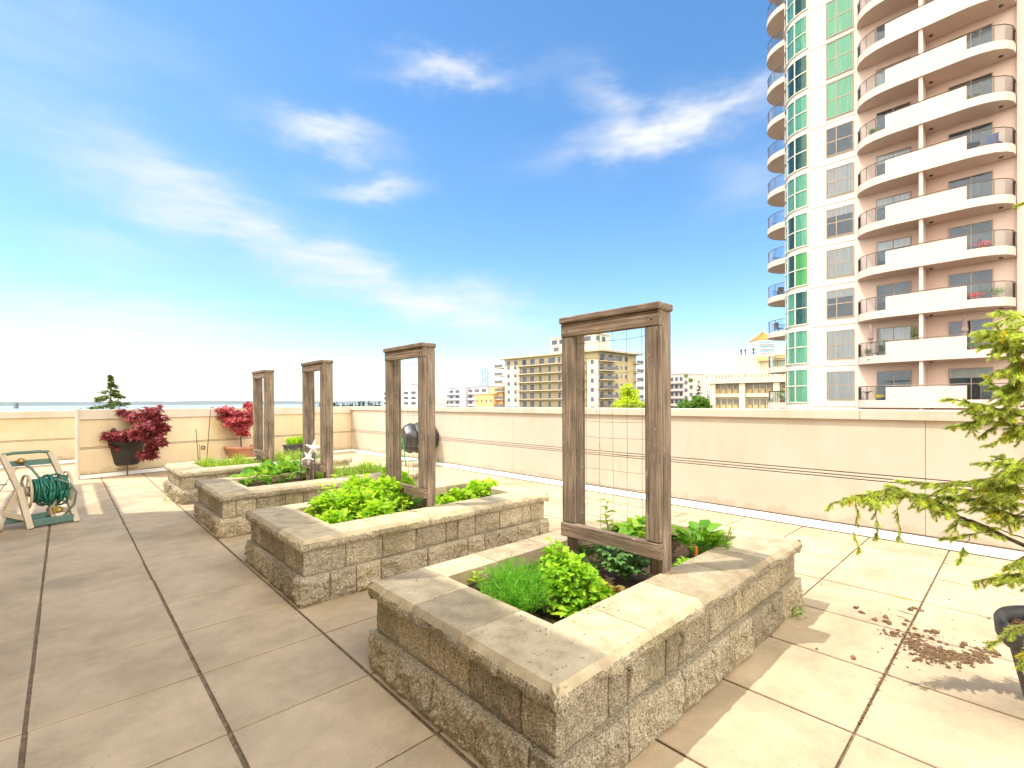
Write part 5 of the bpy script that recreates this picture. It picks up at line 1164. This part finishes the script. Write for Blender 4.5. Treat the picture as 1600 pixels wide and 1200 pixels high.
for xx in (-.215, W_-.19):
    w_ = B2(lambda m_: m_.lathe([(.075, -.02), (.10, -.018), (.10, .018), (.075, .02), (.075, -.02)], (xx, -.15, .10), 24, 'x')).build('wheel', M_TPL, t)
    def f(m_, xx=xx):
        for k in range(5): a = k*1.2566; m_.bar((xx, -.15, .10), (xx, -.15+.08*math.cos(a), .10+.08*math.sin(a)), .015, .02)
        m_.lathe([(0, -.022), (.03, -.022), (.03, .022), (0, .022)], (xx, -.15, .10), 12, 'x')
    B2(f).build('hub', M_GPL, w_)
# loose end of hose at the frame edge
g_ = at(8, 758, 0); o = MB().tube([(g_.x-.5, g_.y+.1, .012), (g_.x-.15, g_.y+.02, .012), (g_.x, g_.y, .014), (g_.x+.02, g_.y-.02, .02)], .013, 8).build('hose_end', M_HOSE2); tag(o, 'stub of dark hose lying on the paving at the left edge', 'hose')

# ---------------------------------------------------------------- potted spruce at the right edge
M_NEED = leafmat('spruce_needles', (.16, .24, .05), (.36, .45, .10), (.62, .68, .18), .42, rough=.5)
M_NEW = leafmat('new_spruce_needles', (.42, .54, .14), (.58, .70, .22), (.78, .86, .32), .45, rough=.5)
M_YEL = leafmat('yellowing_spruce_needles', (.40, .40, .05), (.56, .54, .08), (.72, .68, .12), .35, rough=.6)
TR = Vector((3.12, -.17, 0)); t = thing('potted_spruce', TR, 'sparse yellow-green spruce in a dark round pot reaching in from the right edge', 'potted tree')
mb = MB(); mb.T = Matrix.Translation(TR)
mb.lathe([(0, 0), (.165, 0), (.17, .02), (.235, .33), (.262, .335), (.275, .36), (.28, .42), (.272, .435), (.25, .435), (.235, .41), (.232, .38)], (0, 0, 0), 56); pt = mb.build('pot', M_POTK, t)
mb = MB(); vs = []; fs = []; K = 24; rn = random.Random(2)
for i in range(13):
    for j in range(K): a = 2*math.pi*j/K; r = .236*i/12; x, y = r*math.cos(a), r*math.sin(a); vs.append((TR.x+x, TR.y+y, .385+.02*noise.noise((x*20, y*20, 1))+.012*noise.noise((x*60, y*60, 1))))
for i in range(12):
    for j in range(K): fs.append((i*K+j, i*K+(j+1) % K, (i+1)*K+(j+1) % K, (i+1)*K+j))
mb.add(vs, fs)
M_BKSOIL = mat('bark_mulch', (.10, .045, .02), (.30, .16, .08), scale=40, rough=1, bump=1, bscale=60, dist=.02)
for _ in range(150):
    a = rn.random()*6.28; r = .225*rn.random()**.5; q = Vector((TR.x+r*math.cos(a), TR.y+r*math.sin(a), .40)); d = rv(rn, 0, 1); d.z *= .3; d.normalize(); mb.bar(q-d*.012, q+d*.012, .012, .008)
mb.build('bark_soil', M_BKSOIL, t)
need = [MB(), MB(), MB()]; wood = MB(); rs = random.Random(99)
def needles(p, q, m_, ln=.015, dens=2500):
    ax_ = (q-p); L_ = ax_.length; ax_.normalize(); n = int(L_*dens)
    u = ax_.cross(Vector((0, 0, 1)));
    if u.length < .01: u = Vector((1, 0, 0))
    u.normalize(); v = ax_.cross(u)
    for i in range(n):
        f = rs.random(); a = rs.random()*6.283; rad = u*math.cos(a)+v*math.sin(a); d = (ax_*(.75+.2*rs.random()+.8*(f > .93))+rad*(.9+.3*rs.random())).normalized(); b = p+ax_*(L_*f); l = ln*(.7+.5*rs.random()); s = d.cross(rad+ax_*.3).normalized()*.0011
        m_.add([b-s, b+s, b+s*.6+d*l*.75, b+d*l, b-s*.6+d*l*.75], [(0, 1, 2, 3, 4)])
def twig(p, d, L_, lvl=0, new=.55, side=None):
    """a shoot clothed in needles, with smaller side shoots"""
    d = d.normalized(); n = 3; pts = [p]
    for i in range(n): d = (d+Vector((rs.gauss(0, .12), rs.gauss(0, .12), -.07+rs.gauss(0, .06)))).normalized(); pts.append(pts[-1]+d*L_/n)
    wood.tube(pts, [.0022, .0018, .0014, .001] if lvl else [.0032, .0026, .002, .0013], 5, False)
    r = rs.random(); m_ = need[1] if r < new else (need[2] if r < new+.1 else need[0])
    for a, b in zip(pts[:-1], pts[1:]): needles(a, b, m_, .0145 if lvl else .0135)
    if lvl < 2:
        for i in range(1, n+1):
            for sg in (-1, 1):
                if rs.random() < (.8 if lvl == 0 else 0):
                    s = d.cross(Vector((rs.gauss(0, .3), rs.gauss(0, .3), 1))).normalized()*sg; twig(pts[i], d*.75+s*.75+Vector((0, 0, rs.gauss(-.08, .2))), L_*(.55+.3*rs.random()), lvl+1, new)
def branch(pts, r0, r1, tw, bare=.0, L_=.075, new=.55, hang=.0, span=(0, 1)):
    tw = max(5, int(tw*1.7)); L_ = .012+L_*.58
    P_ = [atd(*p) for p in pts]; Q = []
    for i in range(len(P_)-1):
        for f in range(5):
            q = P_[i].lerp(P_[i+1], f/5); q += Vector((rs.gauss(0, .002), rs.gauss(0, .002), rs.gauss(0, .002))); Q.append(q)
    Q.append(P_[-1]); n = len(Q); wood.tube(Q, [lerp(r0, r1, i/(n-1)) for i in range(n)], 7)
    for k in range(tw):
        f = bare+(1-bare)*(k+rs.random()*.8)/tw; i = min(int(f*(n-1)), n-2); d = (Q[i+1]-Q[i]).normalized(); s = d.cross(Vector((0, 0, 1))).normalized()*(1 if k % 2 else -1)
        h = Vector((0, 0, -hang*rs.random()*1.6+rs.gauss(0, .15))); l = L_*(1.1-.5*f)*(.7+.6*rs.random())
        twig(Q[i], d*(.6+.3*rs.random())+s*(.5+.4*rs.random())*.8+h, l, 0 if l > .05 else 1, new)
    if n > 3: twig(Q[-1], Q[-1]-Q[-2], L_*.8, 0, new)
wood.tube([TR+Vector((0, 0, .38)), TR+Vector((.01, .01, .8)), TR+Vector((-.01, .0, 1.3)), TR+Vector((.0, .01, 1.9)), TR+Vector((.01, 0, 2.4))], [.020, .017, .013, .009, .003], 9)
tk = lambda z: (0, 0, 0)
def px_of(v): d = Vector(v)-Vector((0, 0, H)); D = d.dot(F1); return (800+FPX*d.dot(R2)/D, Y0-FPX*d.dot(U2)/D, D)
def tp(z): return px_of((TR.x, TR.y, z))
# lowest long branch
branch([tp(.72), (1600, 853, 2.13), (1530, 818, 2.2), (1500, 808, 2.23), (1470, 790, 2.26)], .010, .006, 8, bare=.35, L_=.07, hang=.3)
branch([(1500, 808, 2.23), (1470, 786, 2.26), (1430, 775, 2.28), (1400, 762, 2.29), (1370, 768, 2.3)], .005, .003, 20, L_=.08, hang=.5, new=.5)
branch([(1400, 766, 2.29), (1365, 772, 2.3), (1335, 776, 2.3), (1310, 784, 2.3)], .0035, .002, 14, L_=.075, hang=.7, new=.65)
branch([(1335, 776, 2.3), (1340, 800, 2.29), (1335, 830, 2.28), (1340, 850, 2.28)], .002, .001, 5, L_=.045, hang=.9)
branch([(1365, 772, 2.3), (1368, 800, 2.29), (1372, 828, 2.28)], .002, .001, 5, L_=.045, hang=.9)
branch([(1392, 772, 2.3), (1402, 795, 2.3), (1407, 832, 2.28)], .002, .001, 4, bare=.5, L_=.045, hang=.9)
branch([(1560, 832, 2.17), (1530, 832, 2.2), (1500, 838, 2.22), (1485, 842, 2.24)], .003, .0015, 6, bare=.4, L_=.05, hang=.3)
branch([(1520, 835, 2.2), (1508, 850, 2.2), (1503, 868, 2.2)], .002, .001, 4, bare=.6, L_=.045, hang=.5)
branch([(1600, 840, 2.13), (1560, 826, 2.18), (1530, 822, 2.2)], .003, .0015, 4, bare=.5, L_=.06)
# middle sprays
branch([tp(.95), (1600, 790, 2.12), (1550, 784, 2.18), (1500, 778, 2.22), (1460, 775, 2.25)], .007, .003, 16, bare=.2, L_=.085, hang=.3, new=.3)
branch([tp(1.02), (1600, 745, 2.12), (1560, 745, 2.16), (1520, 752, 2.2), (1470, 756, 2.22), (1430, 754, 2.25)], .007, .003, 20, bare=.15, L_=.09, hang=.3, new=.4)
branch([tp(1.08), (1600, 728, 2.1), (1575, 724, 2.12), (1555, 726, 2.15)], .005, .003, 10, bare=.2, L_=.085, new=.6)
# upper sprays
branch([tp(1.22), (1600, 650, 2.1), (1560, 640, 2.14), (1530, 632, 2.17), (1500, 626, 2.2)], .007, .003, 16, bare=.15, L_=.08, hang=.2, new=.45)
branch([(1560, 645, 2.14), (1530, 655, 2.17), (1505, 662, 2.2)], .004, .002, 10, L_=.075, hang=.4, new=.5)
branch([(1575, 640, 2.12), (1560, 660, 2.14), (1545, 672, 2.16)], .003, .002, 6, L_=.06, hang=.5, new=.4)
branch([tp(1.35), (1600, 590, 2.08), (1585, 600, 2.1), (1575, 625, 2.12)], .005, .003, 10, bare=.1, L_=.085, hang=.4, new=.3)
branch([tp(1.55), (1600, 520, 2.05), (1575, 518, 2.08), (1548, 518, 2.1)], .006, .003, 14, bare=.1, L_=.09, hang=.2, new=.75)
branch([tp(1.5), (1600, 550, 2.05), (1575, 545, 2.08), (1560, 540, 2.1)], .005, .003, 10, bare=.1, L_=.08, hang=.3, new=.7)
branch([tp(1.62), (1600, 495, 2.05), (1580, 490, 2.06)], .005, .003, 8, bare=.1, L_=.08, new=.7)
for (pz, pts_) in ((1.0, [(1600, 765, 2.1), (1565, 762, 2.13), (1530, 770, 2.16), (1500, 765, 2.18)]), (1.12, [(1600, 715, 2.08), (1580, 735, 2.1), (1560, 748, 2.12)]), (.9, [(1600, 808, 2.1), (1570, 800, 2.13), (1545, 795, 2.16)]),
                   (1.28, [(1600, 665, 2.08), (1585, 668, 2.1), (1565, 685, 2.12)]), (1.3, [(1600, 625, 2.08), (1580, 615, 2.1), (1562, 608, 2.12)]), (1.5, [(1600, 530, 2.05), (1585, 532, 2.06), (1565, 528, 2.08)]), (1.42, [(1600, 565, 2.05), (1588, 575, 2.06), (1572, 582, 2.08)])):
    branch([tp(pz)]+pts_, .005, .0025, 14, bare=.15, L_=.085, hang=.35, new=.5)
# low right sprays
branch([tp(.60), (1600, 895, 2.05), (1570, 900, 2.08), (1540, 905, 2.1)], .005, .0025, 14, bare=.1, L_=.075, hang=.3, new=.4)
branch([tp(.66), (1600, 870, 2.05), (1585, 878, 2.06)], .004, .0025, 8, bare=.1, L_=.08, hang=.2, new=.4)
branch([tp(.48), (1600, 975, 1.9), (1580, 985, 1.9), (1562, 1000, 1.9)], .003, .002, 8, bare=.3, L_=.05, hang=.4, new=.2)
branch([(1600, 985, 1.88), (1605, 1010, 1.86), (1597, 1030, 1.86)], .003, .002, 6, bare=.2, L_=.05, hang=.4, new=.1)
# the side away from the photo, so that the tree is whole
for z, a, l in ((.8, -.3, .55), (.9, -1.7, .6), (1.05, .5, .5), (1.2, -2.4, .5), (1.3, -.9, .5), (1.6, -1.8, .4), (1.8, .3, .3), (1.95, -2.8, .28), (2.1, -1, .2), (2.25, 1.2, .15)):
    b = TR+Vector((0, 0, z)); e = b+Vector((math.cos(a)*l, math.sin(a)*l, .04)); branch([px_of(b), px_of(b.lerp(e, .5)), px_of(e)], .006, .003, int(l*22), bare=.15, L_=.08, hang=.2)
wood.build('branches', M_BARK, t)
for m_, mt in zip(need, (M_NEED, M_NEW, M_YEL)): m_.build('needles', mt, t)

# ---------------------------------------------------------------- spilled soil and pebbles on the paving
rn = random.Random(8); mb = MB()
def lump(mb, c, r, rn):
    vs = []; K = 6; sx, sy, sz = r*(.7+.6*rn.random()), r*(.7+.6*rn.random()), r*(.45+.35*rn.random()); ro = rn.random()*3
    for i in range(4):
        ph = math.pi*(i+.5)/4-math.pi/2
        for j in range(K): a = 2*math.pi*j/K+ro; q = .8+.4*rn.random(); vs.append((c[0]+sx*q*math.cos(a)*math.cos(ph), c[1]+sy*q*math.sin(a)*math.cos(ph), c[2]+sz*.8+sz*q*math.sin(ph)))
    mb.add(vs, [(i*K+j, i*K+(j+1) % K, (i+1)*K+(j+1) % K, (i+1)*K+j) for i in range(3) for j in range(K)]+[tuple(range(K))[::-1], tuple(3*K+j for j in range(K))])
def scat(px, py, w, h, n, r0, r1):
    for _ in range(n):
        v = at(px+rn.gauss(0, w), py+rn.gauss(0, h), 0); lump(mb, (v.x, v.y, -.001), lerp(r0, r1, rn.random()**2.5), rn)
for (px, py, w, h, n) in ((1430, 1005, 10, 4, 150), (1450, 1018, 13, 5, 260), (1475, 1028, 16, 5, 280), (1510, 1030, 14, 4, 200), (1530, 1022, 10, 6, 130), (1400, 992, 12, 3, 70), (1432, 994, 10, 2, 35), (1456, 988, 6, 2, 30)): scat(px, py, w, h, n, .002, .013)
for (px, py, w, h, n) in ((1470, 1010, 60, 16, 90), (1390, 965, 25, 14, 30), (1500, 1035, 40, 8, 70)): scat(px, py, w, h, n, .0015, .006)
for (px, py) in ((1339, 950), (1350, 959), (1384, 971), (1390, 976), (1368, 969), (1416, 977), (1418, 971), (1440, 955), (1508, 1010), (1504, 1006), (1545, 1019), (1560, 1024), (1387, 967), (1430, 952), (1422, 954), (1455, 988)):
    v = at(px, py, 0)
    for q in range(3): lump(mb, (v.x+rn.gauss(0, .008), v.y+rn.gauss(0, .008), 0), .006+.012*rn.random(), rn)
# crumbs swept into the wide joint and over the caps
for (ax_, ay, bx, by, n) in ((1344, 1130, 1385, 1050, 160), (1372, 1075, 1395, 1028, 160), (1385, 1050, 1440, 945, 140)):
    for _ in range(n): f = rn.random(); v = at(lerp(ax_, bx, f)+rn.gauss(0, 3), lerp(ay, by, f), 0); lump(mb, (v.x, v.y, -.006), .002+.005*rn.random(), rn)
M_CLOD = mat('dry_soil_clods', (.09, .05, .025), (.25, .155, .085), scale=60, rough=1)
tag(mb.build('spilled_soil', M_CLOD), 'brown soil crumbs spilled on the paving between the nearest planter and the spruce pot', 'spilled soil', kind='stuff')
mb = MB()
for (x0, y0) in PL:
    for _ in range(520 if y0 < 2 else 260):
        e = rn.random(); x = rn.uniform(x0+.03, x0+2.45); side = rn.choice((0, 0, 1, 2)); dpt = abs(rn.gauss(0, .07))
        if side == 0: y = y0+.33-dpt
        elif side == 1: y = y0+1.33-.22+dpt
        else: x = x0+.34-dpt*1.5; y = rn.uniform(y0+.05, y0+1.25)
        if not (y0+.02 < y < y0+1.31 and x0+.02 < x < x0+2.48): continue
        if noise.noise((x*5, y*5, 1)) < -.05: continue
        lump(mb, (x, y, .4585), .0012+.003*rn.random()**2, rn)
tag(mb.build('soil_crumbs', M_CLOD), 'fine soil crumbs scattered on the cap stones of the planters', 'soil crumbs', kind='stuff')
def pebble(px, py, r, m_, label, flat=.8):
    v = at(px, py, 0); mb = MB(); mb.smooth = True; mb.lathe([(0, 0)]+[(r*math.sin(a), r*flat*(1-math.cos(a))) for a in [math.pi*i/8 for i in range(1, 8)]]+[(0, 2*r*flat)], (v.x, v.y, -.001), 14)
    mb.v = [(x+.12*r*noise.noise((x*60, y*60, z*60)), y+.12*r*noise.noise((x*60, y*60, z*60+5)), max(z, -.001)) for x, y, z in mb.v]; tag(mb.build('pebble', m_), label, 'pebble', 'loose pebbles on the paving')
pebble(1333, 1030, .013, mat('red_clay', (.30, .14, .08), (.38, .2, .12), scale=40, rough=.9), 'round red-brown clay ball on the sunlit paving in front of the soil spill', .95)
pebble(1469, 1010, .016, mat('grey_pebble', (.32, .33, .33), (.45, .45, .43), scale=50, rough=.7), 'flat grey pebble at the upper edge of the soil spill', .35)
pebble(1276, 1015, .007, M_CLOD, 'tiny dark pebble beside the shadow of the nearest planter', .8)
pebble(1483, 937, .006, M_CLOD, 'tiny dark pebble up near the parapet, right of the wide joint', .6)
pebble(1488, 969, .005, M_CLOD, 'small dark pebble between the parapet and the soil spill', .6)
pebble(1545, 967, .008, M_CLOD, 'dark pebble on the paving just left of the spruce pot rim', .6)
def chip(px, py, l, a, label, m_=M_DRY): 
    v = at(px, py, 0); d = Vector((math.cos(a), math.sin(a), 0)); tag(MB().tube([v-d*l+Vector((0, 0, .003)), v+Vector((0, 0, .005)), v+d*l+Vector((0, 0, .003))], [.0015, .003, .001], 5).build('dry_twig', m_), label, 'twig', 'dry twigs on the paving')
chip(1283, 914, .03, .2, 'short dry twig on the paving right of the nearest planter'); chip(1415, 958, .05, 1.4, 'long dry twig crossing the wide joint above the soil spill'); chip(1478, 881, .03, 1.2, 'small dry twig by the wide joint close to the parapet'); chip(1408, 965, .03, 1.3, 'curved dry twig just above the soil spill')
rn = random.Random(44); v = at(1413, 936, 0); t_ = MB()
for k in range(5): d = Vector((rn.gauss(0, 1), rn.gauss(0, 1), .1)).normalized(); p_ = v+Vector((rn.gauss(0, .02), rn.gauss(0, .03), .004)); q_ = p_+d*.05; 
for k in range(160): p_ = v+Vector((rn.gauss(0, .006), rn.gauss(0, .035), .004)); d = rv(rn, 0, 1); d.z = abs(d.z)*.3; d.normalize(); s = d.cross(Vector((0, 0, 1))).normalized()*.001; t_.add([p_-s, p_+s, p_+d*.015], [(0, 1, 2)])
tag(t_.build('fallen_spruce_sprig', M_YEL), 'fallen yellow spruce sprig on the paving above the soil spill', 'twig')

rn = random.Random(12); mb = MB()
for _ in range(900):
    x, y = rn.uniform(-1, 6), rn.uniform(-1, 10)
    if noise.noise((x*1.3, y*1.3, 9)) < .05 and rn.random() < .8: continue
    if rn.random() < .5: k = round((x-OX)/PX); x = OX+k*PX+rn.gauss(0, .02)
    if any(1.1 < x < 3.75 and q-.05 < y < q+1.4 for _x, q in PL): continue
    lump(mb, (x, y, -.001), .001+.0035*rn.random()**3, rn)
tag(mb.build('grit', M_CLOD), 'scattered fine grit on the terrace paving', 'grit', kind='stuff')
